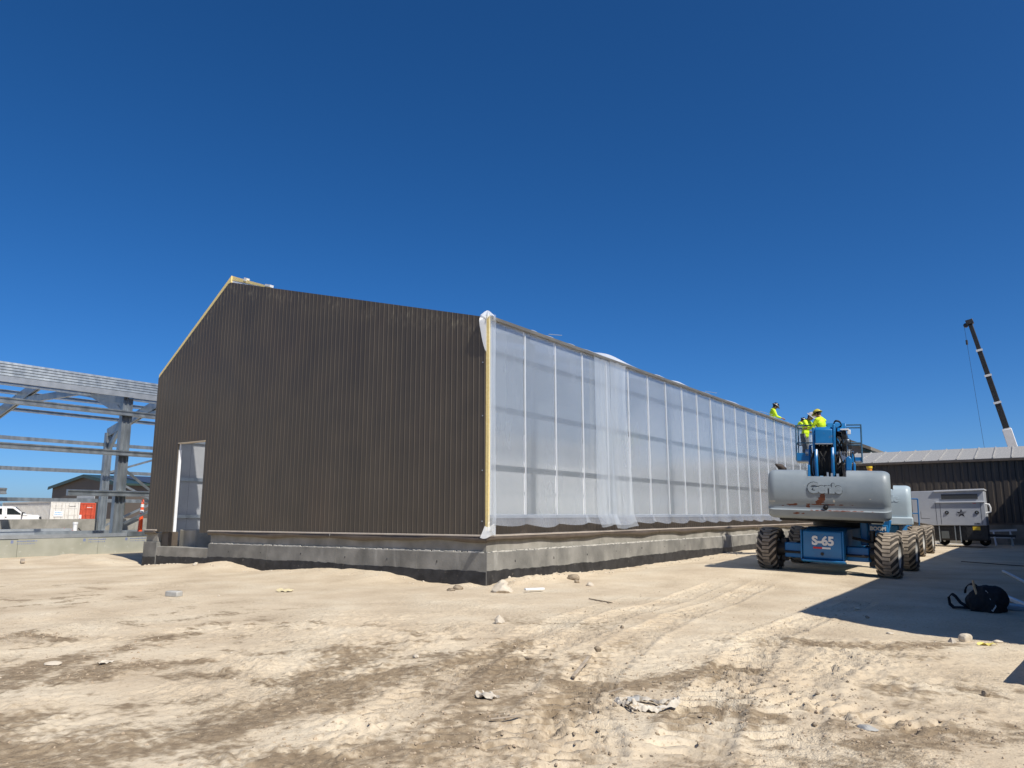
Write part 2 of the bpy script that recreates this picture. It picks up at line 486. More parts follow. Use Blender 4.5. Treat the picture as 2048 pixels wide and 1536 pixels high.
DAMP = [([(2.21, -9.26), (1.65, -8.7), (1.36, -8.17), (1.46, -7.78)], .30), ([(2.44, -8.77), (2.2, -8.32), (2.43, -8.03)], .25),
        ([(1.13, -7.38), (.96, -7.05), (1.03, -6.79)], .16), ([(2.29, -7.27), (2.76, -7.27), (2.83, -7.04)], .15), ([(2.28, -8.13), (2.58, -7.79)], .14),
        ([(3.99, -9.96), (4.44, -9.76), (4.61, -9.41), (4.77, -9.13), (4.63, -8.74), (4.53, -8.16), (4.4, -7.65), (4.43, -6.8), (4.59, -6.21), (4.55, -5.31)], .34),
        ([(5.57, -9.24), (5.79, -8.72), (6.01, -8.45), (5.8, -7.79), (5.25, -7.07), (4.98, -6.28)], .36),
        ([(6.27, -6.58), (6.41, -6.06), (6.61, -5.44), (6.92, -5.35)], .30), ([(3.98, -7.95), (3.91, -7.53), (3.8, -7.09)], .2),
        ([(6.92, -7.17), (7.1, -6.73), (7.48, -6.78)], .26), ([(3.15, -6.62), (3.88, -7.04), (4.18, -7.1)], .18),
        ([(-.17, -8.34), (-.46, -7.93), (.36, -7.98)], .22), ([(6.93, -3.69), (7.73, -3.49), (8.11, -2.89)], .3),
        ([(7.99, -7.2), (8.3, -6.63), (8.68, -6.49)], .3), ([(6.18, -8.82), (6.12, -8.49), (6.24, -8.17)], .35),
        ([(3.27, -9.68), (3.3, -9.51)], .2), ([(4.16, -9.48), (4.36, -9.21), (4.36, -8.93)], .25)]
def polydist(x, y, pts):
    best = np.full(x.shape, 1e9); ss = np.zeros(x.shape); tt = np.zeros(x.shape)
    acc = 0
    for (ax, ay), (bx, by) in zip(pts[:-1], pts[1:]):
        dx, dy = bx - ax, by - ay
        l = math.hypot(dx, dy)
        k = np.clip(((x - ax) * dx + (y - ay) * dy) / l ** 2, 0, 1)
        px, py = x - ax - k * dx, y - ay - k * dy
        d = np.hypot(px, py)
        side = (px * dy - py * dx) / l
        u = d < best
        best = np.where(u, d, best); ss = np.where(u, acc + k * l, ss); tt = np.where(u, side, tt)
        acc += l
    return best, ss, tt, acc
def gheight(x, y, fine=True):
    x, y = np.asarray(x, float), np.asarray(y, float)
    z = fbm(x * .22, y * .22, 3, 3) * .09 * np.exp(-((np.hypot(x - 3, y + 3) / 60) ** 2))
    lift = np.clip(.07 + (5.06 - x) * .042, 0, .14) * sstep(1.5, 4.5, y) * sstep(0.2, 2.5, x) * sstep(26, 20, y) * sstep(10, 8, x)
    z = np.where((y > 3) & (x > 0), z * .25, z) + lift
    g = np.interp(x, GX, GZ) + fbm(x * 3, y * 3, 21, 3) * .06
    inb = (x > -13.6) & (x < .6)
    wg = np.where(y < 0, np.exp(-(y / 1.1) ** 2), 1.0) * np.where(inb, 1, 0) * sstep(-13.6, -12.6, x) * sstep(.8, .0, x)
    z = z * (1 - wg) + g * wg
    wl = np.where(x >= 0, np.exp(-(x / .9) ** 2), 0) * sstep(-.6, .3, y)
    z = z * (1 - wl) + (np.interp(y, LY, LZ) + fbm(x * 4, y * 4, 23, 3) * .07) * wl
    # spoil ridge along the long wall near the corner, and a small dip
    z = z + .10 * np.exp(-((x - .45) / .32) ** 2) * sstep(-.5, .3, y) * sstep(3.6, 2, y) * (.6 + fbm(x * 5, y * 5, 31) * 1.6)
    z = z - .07 * np.exp(-(((x - 7.9) / 1.3) ** 2 + ((y + 1.7) / .9) ** 2))
    z = np.where(x < -12.8, z * .4 + .06 * sstep(-12.8, -15, x), z)
    z = z + .17 * np.exp(-(((x + 14.3) / 1.5) ** 2 + ((y + .75) / .55) ** 2)) * (1 + fbm(x * 2, y * 2, 35) * .8)
    if not fine: return z
    near = np.exp(-((np.hypot(x - 5.5, y + 5.5) / 13) ** 2))
    rough = .35 + 1.3 * sstep(-.12, .22, fbm(x * .55 + 3, y * .55, 77, 3)) * sstep(-1, -5, y)
    z = z + near * rough * (fbm(x * 1.6, y * 1.6, 41, 4) * .055 + np.abs(fbm(x * 6, y * 6, 51, 3)) * .055 + np.abs(fbm(x * 14, y * 14, 61, 2)) * .034)
    near2 = np.exp(-((np.hypot(x - 5.8, y + 7.6) / 4.2) ** 2))
    cl = sstep(.02, .22, fbm(x * 1.3 + 9, y * 1.3, 71, 4)) * near2
    z = z + cl * (np.abs(fbm(x * 10, y * 10, 81, 2)) * .10 + np.abs(fbm(x * 19, y * 19, 83, 1)) * .035)
    for i, (pts, wd, amp) in enumerate(TRACKS):
        xs = [p[0] for p in pts]; ys = [p[1] for p in pts]
        sel = (x > min(xs) - 1) & (x < max(xs) + 1) & (y > min(ys) - 1) & (y < max(ys) + 1)
        if not sel.any(): continue
        X, Y = x[sel], y[sel]
        d, s, t, tot = polydist(X, Y, pts)
        t = t + fbm(s * .6, s * 0, 90 + i, 2) * .2
        d = np.abs(t)
        ins = sstep(wd / 2 + .05, wd / 2 - .04, d) * sstep(0, .5, s) * sstep(tot, tot - .8, s)
        keep = (.25 + .75 * sstep(-.2, .1, fbm(X * 1.1, Y * 1.1, 120 + i, 3))) * ins * amp
        ph = s / .165 + d / wd * 1.1 + fbm(X * 2, Y * 2, 140 + i, 2) * .7
        lug = sstep(-.1, .3, np.sin(2 * math.pi * ph)) * (.75 + .9 * fbm(X * 9, Y * 9, 150 + i, 2))
        rim = np.exp(-((d - wd / 2 - .03) / .05) ** 2) * amp * sstep(0, .5, s) * sstep(tot, tot - .8, s)
        z[sel] = z[sel] * 1 + keep * (lug * .052 - .040) + rim * .012 * (1 + 2 * fbm(X * 5, Y * 5, 160 + i))
    return z
def gdamp(x, y):
    m = np.zeros(x.shape)
    for i, (pts, wd) in enumerate(DAMP):
        d, s, t, tot = polydist(x, y, pts)
        end = np.minimum(1, 1)
        n = fbm(x * 1.8, y * 1.8, 200 + i, 3) * 1.6 + fbm(x * 6, y * 6, 240 + i, 3) * 1.3 + fbm(x * 19, y * 19, 260 + i, 2) * .7
        m = np.maximum(m, sstep(1.5, -.1, d / wd - n))
    for i, (pts, wd, amp) in enumerate(TRACKS[:5]):
        d, s, t, tot = polydist(x, y, pts)
        n = fbm(x * 1.3, y * 1.3, 300 + i, 4) * 3.2
        m = np.maximum(m, .55 * sstep(1.2, .3, d / .4 - n + .75) * sstep(-1.5, -4.0, y))
    fg = sstep(-2.0, -5.5, y)
    sp = sstep(.04, .26, fbm(x * 1.5, y * 1.5, 330, 5)) * fg * sstep(0, 3.5, x)
    sp2 = sstep(-.02, .24, fbm(x * 4.2, y * 4.2, 340, 4)) * fg * (.35 + .65 * sstep(-.1, .15, fbm(x * .5, y * .5, 350, 2)))
    edge = .82 + .5 * fbm(x * 5, y * 5, 360, 4)
    return np.clip(np.maximum(np.maximum(m * edge, sp * .75), sp2 * .6), 0, 1)
def gz(x, y):
    return float(gheight(np.array([x]), np.array([y]))[0])

def axis_pts(a0, f0, f1, a1, fine, mid0, mid1, midstep):
    out = list(np.arange(f0, f1, fine))
    p = list(np.arange(mid0, f0, midstep)); q = list(np.arange(f1, mid1, midstep))
    lo, hi = [], []
    st, v = midstep, mid0
    while v > a0:
        st *= 1.22; v -= st; lo.append(v)
    st, v = midstep, mid1
    while v < a1:
        st *= 1.22; v += st; hi.append(v)
    return np.array(sorted(lo) + p + out + q + hi)
gx = axis_pts(-1500, .6, 9.3, 1500, .0195, -14.5, 10.2, .06)
gy = axis_pts(-40, -10.0, -2.2, 2500, .0195, -11.5, 12, .06)
XX, YY = np.meshgrid(gx, gy)
ZZ = gheight(XX.ravel(), YY.ravel())
nx, ny = len(gx), len(gy)
me = bpy.data.meshes.new('ground')
me.vertices.add(nx * ny)
me.vertices.foreach_set('co', np.stack([XX.ravel(), YY.ravel(), ZZ], 1).ravel())
ii = (np.arange(ny - 1)[:, None] * nx + np.arange(nx - 1)[None, :]).ravel()
quads = np.stack([ii, ii + 1, ii + 1 + nx, ii + nx], 1).ravel()
me.loops.add(len(quads)); me.loops.foreach_set('vertex_index', quads)
me.polygons.add(len(ii)); me.polygons.foreach_set('loop_start', np.arange(len(ii)) * 4)
me.polygons.foreach_set('use_smooth', np.ones(len(ii), bool))
me.update()
me.attributes.new('damp', 'FLOAT', 'POINT').data.foreach_set('value', gdamp(XX.ravel(), YY.ravel()).astype(np.float32))
mt = bpy.data.materials.new('dry_earth'); mt.use_nodes = True
N, L = mt.node_tree.nodes, mt.node_tree.links
b = N['Principled BSDF']; b.inputs['Roughness'].default_value = .95; b.inputs['Specular IOR Level'].default_value = .2
tc = N.new('ShaderNodeTexCoord'); v = tc.outputs['Object']
def ramp(fac, stops):
    r = N.new('ShaderNodeValToRGB')
    while len(r.color_ramp.elements) < len(stops): r.color_ramp.elements.new(.5)
    for e, (p, c) in zip(r.color_ramp.elements, stops): e.position = p; e.color = (*c, 1)
    L.new(fac, r.inputs[0]); return r.outputs[0]
def mixc(f, a, bb):
    q = N.new('ShaderNodeMix'); q.data_type = 'RGBA'
    L.new(f, q.inputs[0])
    for k, s in ((6, a), (7, bb)):
        if isinstance(s, tuple): q.inputs[k].default_value = (*s, 1)
        else: L.new(s, q.inputs[k])
    return q.outputs[2]
dry = ramp(noise_n(N, L, v, .9, 8), [(.25, (.45, .36, .25)), (.5, (.57, .472, .335)), (.78, (.66, .575, .43))])
fine = noise_n(N, L, v, 34, 6)
dry = mixc(rng(N, L, fine, .56, .70, 0, .6), dry, (.33, .24, .15))
dry = mixc(rng(N, L, noise_n(N, L, v, 120, 3), .6, .75, 0, .5), dry, (.30, .22, .14))
dampc = ramp(noise_n(N, L, v, 14, 6), [(.3, (.16, .115, .07)), (.7, (.31, .235, .15))])
at = N.new('ShaderNodeAttribute'); at.attribute_name = 'damp'
dm = math_n(N, L, 'ADD', at.outputs['Fac'], math_n(N, L, 'MULTIPLY', math_n(N, L, 'SUBTRACT', noise_n(N, L, v, 16, 7), .5), 1.5))
col = mixc(rng(N, L, dm, .12, .85, 0, .93), dry, dampc)
L.new(col, b.inputs['Base Color'])
h = math_n(N, L, 'ADD', math_n(N, L, 'MULTIPLY', noise_n(N, L, v, 22, 7), 1.0), math_n(N, L, 'MULTIPLY', noise_n(N, L, v, 75, 5), .5))
bp = N.new('ShaderNodeBump'); bp.inputs['Distance'].default_value = .026
L.new(math_n(N, L, 'ADD', rng(N, L, noise_n(N, L, v, .8, 4), .4, .62, .25, .85), math_n(N, L, 'MULTIPLY', at.outputs['Fac'], .3), True), bp.inputs['Strength'])
L.new(h, bp.inputs['Height']); L.new(bp.outputs[0], b.inputs['Normal'])
me.materials.append(mt)
tag(link('ground', me), 'bare sandy building-site ground with tyre tracks and damp streaks', None, None, 'structure')

# ---------------------------------------------------------------- main building
XL, XR_, RX, EZ, RZ, LEN = -12.19, 0.0, -8.95, 5.35, 7.74, 26.67
def roofz(x):
    return RZ - (x - RX) * (RZ - EZ) / (0 - RX) if x > RX else RZ + (x - RX) * (RZ - EZ) / (RX - XL)
BLD = thing('metal_building', 'half finished brown metal building with translucent panelled long wall', 'building', (0, 0, 0))
PW = 12.19 / 28
DX0, DX1, DH = XL + 3 * PW, XL + 6 * PW, 3.36
def rib_profile(x0, x1, pitch, rib=.009, depth=.009):
    pts = []
    n = round((x1 - x0) / pitch)
    for i in range(n):
        a = x0 + i * pitch
        pts += [(a + .001, 0), (a + pitch - .034, 0), (a + pitch - .027, -depth), (a + pitch - .027 + rib, -depth), (a + pitch - .007, 0)]
    pts.append((x1 - .001, 0))
    return pts
for i in range(28):
    x0 = XL + i * PW
    zb = .90
    if 3 <= i < 6: zb = DH
    elif i in (1, 2, 6): zb = .87
    mb = MB()
    prof = rib_profile(x0, x0 + PW, PW / 3)
    off = random.uniform(-.0015, .0015)
    vs, fs = [], []
    for (px, py) in prof: vs += [(px, py - .045 + off, zb), (px, py - .045 + off, roofz(px))]
    k = len(prof)
    fs = [(2 * j, 2 * j + 2, 2 * j + 3, 2 * j + 1) for j in range(k - 1)]
    nb = len(vs)
    vs += [(x0 + .001, 0, zb), (x0 + .001, 0, roofz(x0)), (x0 + PW - .001, 0, zb), (x0 + PW - .001, 0, roofz(x0 + PW))]
    fs += [(nb, nb + 1, nb + 3, nb + 2), (0, 1, nb + 1, nb), (2 * k - 2, nb + 2, nb + 3, 2 * k - 1)]
    mb.add(vs, fs)
    mb.build('wall_panel', BROWN_G, BLD, sharp=20)
# inner liner of the gable, foam edges
lin = [(XL + .06, .9), (DX0, .9), (DX0, DH), (DX1, DH), (DX1, .9), (-.06, .9), (-.06, EZ), (RX, RZ - .05), (XL + .06, EZ)]
MB().prism(lin, 'y', .004, .05).build('gable_liner', INSIDE, BLD, sharp=0)
def strip(p0, p1, y0, y1, t0, t1, name, mat):
    (x0, z0), (x1, z1) = p0, p1
    return MB().prism([(x0, z0), (x1, z1), (x1, z1 + t1), (x0, z0 + t0)], 'y', y0, y1).build(name, mat, BLD, sharp=0)
strip((XL - .06, EZ - .05), (RX, RZ + .003), .0, .12, .17, .20, 'foam_edge', FOAM)
strip((RX + .002, RZ + .075), (-7.3, roofz(-7.3) + .0), .03, .14, .125, .05, 'foam_edge', FOAM)
strip((RX + .002, RZ + .003), (-8.0, roofz(-8.0) + .003), .035, .10, .07, .02, 'ridge_sheet', INSIDE)
MB().obox((-7.32, .06, roofz(-7.32) + .06), (.22, .12, .06), (0, R(15), 0)).build('foam_scrap', WHITEM, BLD)
MB().obox((-8.33, .06, roofz(-8.33) + .15), (.12, .1, .09), (0, R(20), 0)).build('foam_scrap', WHITEM, BLD)
MB().box(.012, .085, -.044, .0, 1.02, EZ + .02).build('foam_edge', FOAM, BLD)
# screws on the gable edge
for z in (1.2, 2.2, 3.3, 4.4): MB().cyl((-.06, -.05, z), (-.06, -.062, z), .012, 8).build('screw', GALV2, BLD)
# sill flashing: lit drip edge and wavy apron
def flash(x0, x1):
    n = max(2, int((x1 - x0) / .12))
    ph = random.random() * 6
    mb = MB().prism([(-.11, .925), (-.05, .94), (-.05, .905), (-.11, .905)], 'x', x0, x1)
    mb.build('sill_flashing', pbr('flashing_edge', (.42, .37, .31), (.36, .31, .26), scale=4, rough=.5), BLD, sharp=0)
    a = MB()
    vs, fs = [], []
    for i in range(n + 1):
        x = x0 + (x1 - x0) * i / n
        dz = .022 * math.sin(x * 1.7 + ph) + .012 * math.sin(x * 4.1)
        vs += [(x, -.10, .904), (x, -.085 - .01 * math.sin(x * 2.3), .80 + dz)]
        if i: fs.append((2 * i - 2, 2 * i, 2 * i + 1, 2 * i - 1))
    a.add(vs, fs)
    a.build('apron_flashing', TRIM, BLD, solid=.004)
flash(XL - .0, -11.62)
flash(-9.13, -4.4)
flash(-4.39, .095)
# door surround
MB().box(DX0 - .005, DX0 + .03, -.02, .06, .88, DH - .2).build('door_jamb', WHITEM, BLD)
MB().box(DX1 - .012, DX1 + .0, .052, .10, .88, DH).build('door_jamb', WHITEM, BLD)
MB().box(DX0 - .0, DX1, -.058, .10, DH - .03, DH - .004).build('door_head', pbr('raw_head', (.45, .38, .28), rough=.8), BLD)
# foundation (gable side)
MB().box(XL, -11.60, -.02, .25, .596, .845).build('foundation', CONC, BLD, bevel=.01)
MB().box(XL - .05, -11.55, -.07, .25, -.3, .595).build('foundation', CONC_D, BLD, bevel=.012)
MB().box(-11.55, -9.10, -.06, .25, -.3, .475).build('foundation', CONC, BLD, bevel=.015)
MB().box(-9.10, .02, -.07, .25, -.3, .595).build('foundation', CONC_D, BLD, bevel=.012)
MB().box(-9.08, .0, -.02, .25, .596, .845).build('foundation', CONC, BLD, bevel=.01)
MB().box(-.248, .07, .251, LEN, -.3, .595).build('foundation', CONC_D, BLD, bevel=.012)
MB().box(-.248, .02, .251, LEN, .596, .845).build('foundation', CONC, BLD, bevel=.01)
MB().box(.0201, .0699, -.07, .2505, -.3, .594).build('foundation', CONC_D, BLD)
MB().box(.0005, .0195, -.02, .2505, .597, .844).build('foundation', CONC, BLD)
# mortar squeeze along the ledge
def ledge(fn, n, seed):
    rnd = random.Random(seed)
    mb = MB()
    for i in range(n):
        t = (i + rnd.random()) / n
        p = fn(t)
        mb.obox((p[0], p[1], .598 + rnd.uniform(0, .012)), (rnd.uniform(.05, .16), .05 * rnd.uniform(.4, 1), rnd.uniform(.008, .028)), (rnd.uniform(-.1, .1), rnd.uniform(-.1, .1), fn(0)[2]))
    mb.build('mortar_lip', pbr('mortar', (.52, .50, .44), rough=.9), BLD, sharp=0)['kind'] = 'stuff'
ledge(lambda t: (-9.0 + 9 * t, -.045, 0), 110, 3)
ledge(lambda t: (.045, .0 + 18 * t, R(90)), 200, 4)
# tar coat with a ragged upper edge
def tarcoat(pt, length, z0, seed, wav=.02):
    n = int(length / .05)
    a = np.arange(n + 1) * .05
    zt = z0 + fbm(a * .5, a * 0, seed, 2) * .09 + fbm(a * 9, a * 0 + 3, seed + 5, 2) * .03
    vs, fs = [], []
    for i in range(n + 1):
        p = pt(a[i])
        vs += [(p[0], p[1], -.3), (p[0], p[1], zt[i])]
        if i: fs.append((2 * i - 2, 2 * i, 2 * i + 1, 2 * i - 1))
    mb = MB(); mb.add(vs, fs)
    mb.build('tar_coat', TAR, BLD, sharp=0)
tarcoat(lambda a: (XL - .053 + a, -.0735), .66, .20, 401)
tarcoat(lambda a: (-11.55 + a, -.0635), 2.45, .22, 402)
tarcoat(lambda a: (-9.10 + a, -.0735), 9.15, .235, 403)
tarcoat(lambda a: (.0735, -.07 + a), LEN, .235, 404)
HOLE = pbr('tie_hole_dark', (.03, .03, .03), rough=.9)
rnd = random.Random(44)
for x in (-8.2, -6.9, -5.4, -3.9, -2.6, -1.2):
    MB().cyl((x, -.0725, .42 + rnd.uniform(-.05, .04)), (x, -.06, .42), .013, 8).build('tie_hole', HOLE, BLD)
for y in (.9, 2.4, 3.9, 5.4, 6.9, 8.4, 9.9):
    MB().cyl((.0725, y, .42 + rnd.uniform(-.05, .04)), (.06, y, .42), .013, 8).build('tie_hole', HOLE, BLD)
for x in (-6.65, -4.2, -1.76): MB().box(x, x + .006, -.0725, -.068, .0, .594).build('form_joint', CONC, BLD)
for y in (2.5, 4.95, 7.4, 9.85): MB().box(.068, .0725, y, y + .006, .0, .594).build('form_joint', CONC, BLD)
# inside at the door: plinth, brown channel, dark sill
MB().box(-11.15, -10.35, .35, .9, .2, .93).build('plinth', CONC, BLD, bevel=.03)
MB().box(-11.52, -11.2, .05, .35, .476, .87).build('channel', TRIM, BLD, bevel=.01)
MB().box(-10.2, -8.9, .9, 1.0, .48, .72).build('channel', TRIM, BLD)
# side, back, floor, interior liner and frames
MB().box(XL + .06, -.3, .26, LEN, .36, .42).build('floor_slab', pbr('dark_floor', (.55, .54, .51), (.62, .61, .58), scale=2, rough=.9), BLD)
MB().box(XL, XL + .05, .06, LEN, .6, EZ).build('side_wall', BROWN, BLD)
MB().box(XL + .052, XL + .06, .06, 2.24, .6, EZ).build('side_liner', pbr('dimmed_liner', (.30, .31, .32), (.34, .35, .36), scale=2, rough=.6), BLD)  # door bay of the liner, colour darkened so the doorway looks shaded
MB().box(XL + .052, XL + .06, 2.25, LEN, .6, EZ).build('side_liner', pbr('grey_liner', (.66, .67, .66), (.72, .73, .72), scale=2, rough=.6), BLD)
MB().box(XL - .04, XL + .05, .26, LEN, -.3, .6).build('foundation', CONC_D, BLD)
for yy in (1.15, 4.5, 6.75): MB().box(XL + .0605, XL + .064, yy - .008, yy, .6, EZ).build('liner_seam', pbr('seam', (.25, .26, .27), rough=.6), BLD)
for z in (1.25, 2.35, 3.5): MB().box(XL + .061, XL + .13, .06, LEN - .2, z, z + .10).build('side_girt', GALV, BLD)
MB().box(XL + .065, -.02, LEN, LEN + .06, .4, EZ).prism([(XL, EZ), (0, EZ), (RX, RZ)], 'y', LEN, LEN + .06).build('back_wall', BROWN, BLD)
MB().box(XL + .09, -.05, LEN - .012, LEN - .004, .45, EZ).build('back_liner', INSIDE, BLD)
MB().prism([(XL - .05, EZ), (RX, RZ), (RX, RZ + .1), (XL - .05, EZ + .1)], 'y', .13, LEN).build('roof_slope', BROWN, BLD)
MB().prism([(XL + .07, EZ - .03), (RX, RZ - .05), (RX, RZ - .03), (XL + .07, EZ - .01)], 'y', .06, LEN - .1).build('roof_liner', pbr('roof_foil', (.20, .25, .29), (.26, .31, .35), scale=2, rough=.6), BLD)
MB().prism([(XL + .09, EZ), (RX, RZ - .08), (-.15, EZ)], 'y', LEN - .012, LEN - .004).build('back_liner', INSIDE, BLD)
SKIRT = film('skirt_film', (.66, .70, .75), .70, .3, .07, .015, .25, .4)
ROOFF = film('roof_film', (.93, .93, .93), .80, .75, .06, .01, .25, .4)
mb = MB(); mb.add([(RX, .06, RZ), (-.12, .06, roofz(-.12)), (-.12, 18.9, roofz(-.12)), (RX, 18.9, RZ)], [(0, 1, 2, 3)])
mb.build('roof_sheet', ROOFF, BLD, sharp=0)
for k in range(21):
    y = .6 + k * 1.27 * 1.0
    if k % 3 == 1:
        MB().beam((-.2, y, EZ - .12), (RX, y, RZ - .15), .08, .18).build('rafter', GALV, BLD)
        MB().box(-.24, -.10, y - .09, y + .09, .42, EZ - .2).build('interior_column', GALV, BLD)
for z in (2.28, 3.50, 4.65):
    MB().box(-.085, -.001, .03, LEN - .02, z - .07, z + .05).build('girt', pbr('girt_steel', (.06, .075, .095), (.08, .095, .115), scale=3, rough=.5), BLD)
# long wall: lower brown band, base rail, panes, battens, eave
for i in range(21):
    y0, y1 = .095 + i * 1.27, .095 + (i + 1) * 1.27
    mb = MB(); vs, fs = [], []
    prof = []
    for j in range(8):
        a = y0 + j * (y1 - y0) / 8; st = (y1 - y0) / 8
        prof += [(a + .001, 0), (a + st - .04, 0), (a + st - .03, .012), (a + st - .012, .012)]
    prof.append((y1 - .001, 0))
    for (py, px) in prof: vs += [(.012 + px, py, .93), (.012 + px, py, 1.26)]
    fs = [(2 * j, 2 * j + 2, 2 * j + 3, 2 * j + 1) for j in range(len(prof) - 1)]
    mb.add(vs, fs)
    mb.build('lower_panel', BROWN, BLD, sharp=20)
MB().box(-.06, .010, .05, LEN, .86, 1.255).build('sill_beam', BROWN, BLD)
MB().box(-.08, .045, .06, LEN, 1.262, 1.325).build('base_rail', pbr('rail_grey', (.20, .23, .27), (.26, .29, .33), scale=3, rough=.45, metal=.3), BLD, bevel=.006)
n = 90
a0, a1 = -.1, LEN
for k in range(3):
    ya, yb = [(-.11, 8.0), (8.003, 17.0), (17.003, LEN)][k]
    MB().prism([(.02, .905), (.11, .905), (.11, .925), (.02, .94)], 'y', ya, yb).build('sill_flashing', MATS['flashing_edge'], BLD, sharp=0)
    vs, fs = [], []
    nn = int((yb - ya) / .12)
    for i in range(nn + 1):
        y = ya + (yb - ya) * i / nn
        dz = .02 * math.sin(y * 1.6 + k) + .01 * math.sin(y * 4.3)
        vs += [(.10, y, .904), (.085 + .01 * math.sin(y * 2.1), y, .81 + dz)]
        if i: fs.append((2 * i - 2, 2 * i, 2 * i + 1, 2 * i - 1))
    mb = MB(); mb.add(vs, fs); mb.build('apron_flashing', TRIM, BLD, solid=.004)
ROWS = [(1.327, 2.28), (2.28, 3.50), (3.50, 4.65), (4.65, 5.30)]
pm = []
for (z0, z1) in ROWS:
    q = MB().box(0, .008, -.6, .6, z0 + .001, z1 - .001)
    pm.append(q.mesh('pane', PANE, sharp=0))
for i in range(21):
    for k in range(4):
        link('pane', pm[k], BLD, (.004 + random.uniform(-.002, .002), .095 + (i + .5) * 1.27, 0), (0, 0, random.uniform(-.004, .004)))
bm_ = MB().prism([(.013, -.019), (.036, -.014), (.036, .014), (.013, .019)], 'z', 1.327, 5.30).mesh('batten', BATTEN, sharp=0)
for i in range(22):
    link('batten', bm_, BLD, (0, .095 + i * 1.27, 0))
MB().prism([(.0, 5.305), (.11, 5.305), (.13, 5.36), (-.1, 5.42), (-.1, 5.36)], 'y', -.0, LEN + .3).build('eave_trim', pbr('eave_steel', (.26, .25, .23), (.34, .33, .3), scale=2, rough=.5, metal=.4), BLD, sharp=0)
# loose film along the eave top
def eave_film(ya, yb, hgt, seed):
    rnd = random.Random(seed)
    p1, p2 = rnd.random() * 6, rnd.random() * 6
    def fn(u, v):
        y = ya + (yb - ya) * u
        e = math.sin(math.pi * u) ** .6
        a = v * math.pi
        return (.10 - .5 * v + .03 * math.sin(9 * u + p1), y, 5.375 + .03 * v + e * hgt * math.sin(a) * (.75 + .35 * math.sin(7 * u + p1) * math.sin(3 * u + p2)))
    MB().grid(fn, 26, 8).build('eave_film', SHEETW, BLD, sharp=0)
for q in [(1.5, 2.5, .05, 1), (3.0, 4.1, .06, 2), (4.0, 7.3, .17, 3), (8.2, 11.0, .16, 4), (11.4, 13.4, .08, 5), (13.9, 17.2, .13, 6), (17.8, 21.5, .10, 7), (22, 25, .08, 8)]: eave_film(*q)
for (y, l, r) in [(12.4, 1.0, .1), (18.5, 1.6, -.05), (2.4, .5, .12)]:
    MB().beam((.0, y, 5.47), (.05, y + l, 5.50 + r * .3), .02, .012).build('loose_slat', GALV2, BLD)
# film skirt hanging over the base rail: one per pair of bays
def skirt(ya, yb, seed):
    rnd = random.Random(seed)
    ph = [rnd.random() * 6 for _ in range(4)]
    def fn(u, v):
        y = ya + (yb - ya) * u
        s = abs(math.sin(math.pi * y / 1.27 - .25))
        drop = .20 + .06 * s + .02 * math.sin(2.3 * y + ph[0])
        out = .05 + v * (.06 + .11 * s) + .012 * math.sin(11 * y + ph[1]) * v
        return (out, y + v * .10 * math.sin(y * .8 + ph[2]), 1.335 - v * drop)
    MB().grid(fn, int((yb - ya) * 14), 6).build('film_skirt', SKIRT, BLD, sharp=0)
for k in range(7):
    skirt(.1 + k * 3.8, .1 + (k + 1) * 3.8 + .05 if k < 6 else LEN, 50 + k)
# corner wrap
def wrap(u, v):
    z = 5.40 - v * (5.40 - .98)
    bulge = .015 * math.sin(v * 17) * (v > .1)
    flare = .10 * max(0, (v - .93) / .07) + .10 * max(0, (.07 - v) / .07)
    return (.094 + flare * .5 + .012 * math.sin(u * 9 + v * 5), -.05 - flare * .8 + .24 * u + bulge * .3, z + (.05 * math.sin(u * 5) if v > .95 else 0))
MB().grid(wrap, 12, 60).build('corner_film', SHEET, BLD, sharp=0)
def cap(u, v):
    a = u * 2 * math.pi
    r = .115 * (1 + .35 * math.sin(2 * a + 1) + .25 * math.sin(5 * a)) * v
    return (.03 + r * math.cos(a) * .9, -.02 + r * math.sin(a) * 1.1, 5.49 - .17 * v ** 1.3 + .05 * math.sin(3 * a + 2) * v)
MB().grid(cap, 28, 6).build('corner_film', SHEETW, BLD, sharp=0)
def tail(u, v):
    z = 5.36 - .75 * v
    wdt = .15 * (1 - v) ** .7 * (.5 + .5 * math.sin(min(1, v * 5) * math.pi / 2))
    return (.03 - .10 * u * (1 - v) ** .5, -.055 - wdt * u, z)
MB().grid(tail, 6, 20).build('corner_film', SHEETW, BLD, sharp=0)
def foot(u, v):
    z = 1.12 - .22 * v + .03 * math.sin(u * 6)
    return (.10 + .03 * math.sin(u * 4), -.25 * u * (.4 + .6 * v) - .05 + .28 * (1 - u) * .8, z)
MB().grid(foot, 10, 6).build('corner_film', SHEETW, BLD, sharp=0)
# two long drapes of film over bays four and five
def drape(ya, yb, top, bot, x, seed, taper):
    rnd = random.Random(seed)
    ph = [rnd.random() * 6 for _ in range(5)]
    def fn(u, v):
        z = top - (top - bot) * v
        wv = (yb - ya) * (1 - taper * (1 - v) * (.6 + .4 * math.sin(v * 4)))
        y = ya + wv * u
        fold = .010 * math.sin(u * 11 + ph[0] + v * 2.5) + .006 * math.sin(u * 24 + ph[1] - v * 3 + 2 * math.sin(v * 5))
        fl = .12 * max(0, (v - .93) / .07)
        return (x + .04 + fold * (.5 + .7 * v) + fl, y, z + .03 * math.sin(u * 5 + ph[2]) * v)
    MB().grid(fn, 40, 46).build('film_drape', SHEET, BLD, sharp=0)
drape(4.42, 5.42, 5.31, 1.05, .045, 91, .25)
drape(5.24, 6.45, 5.31, 1.00, .065, 92, .42)
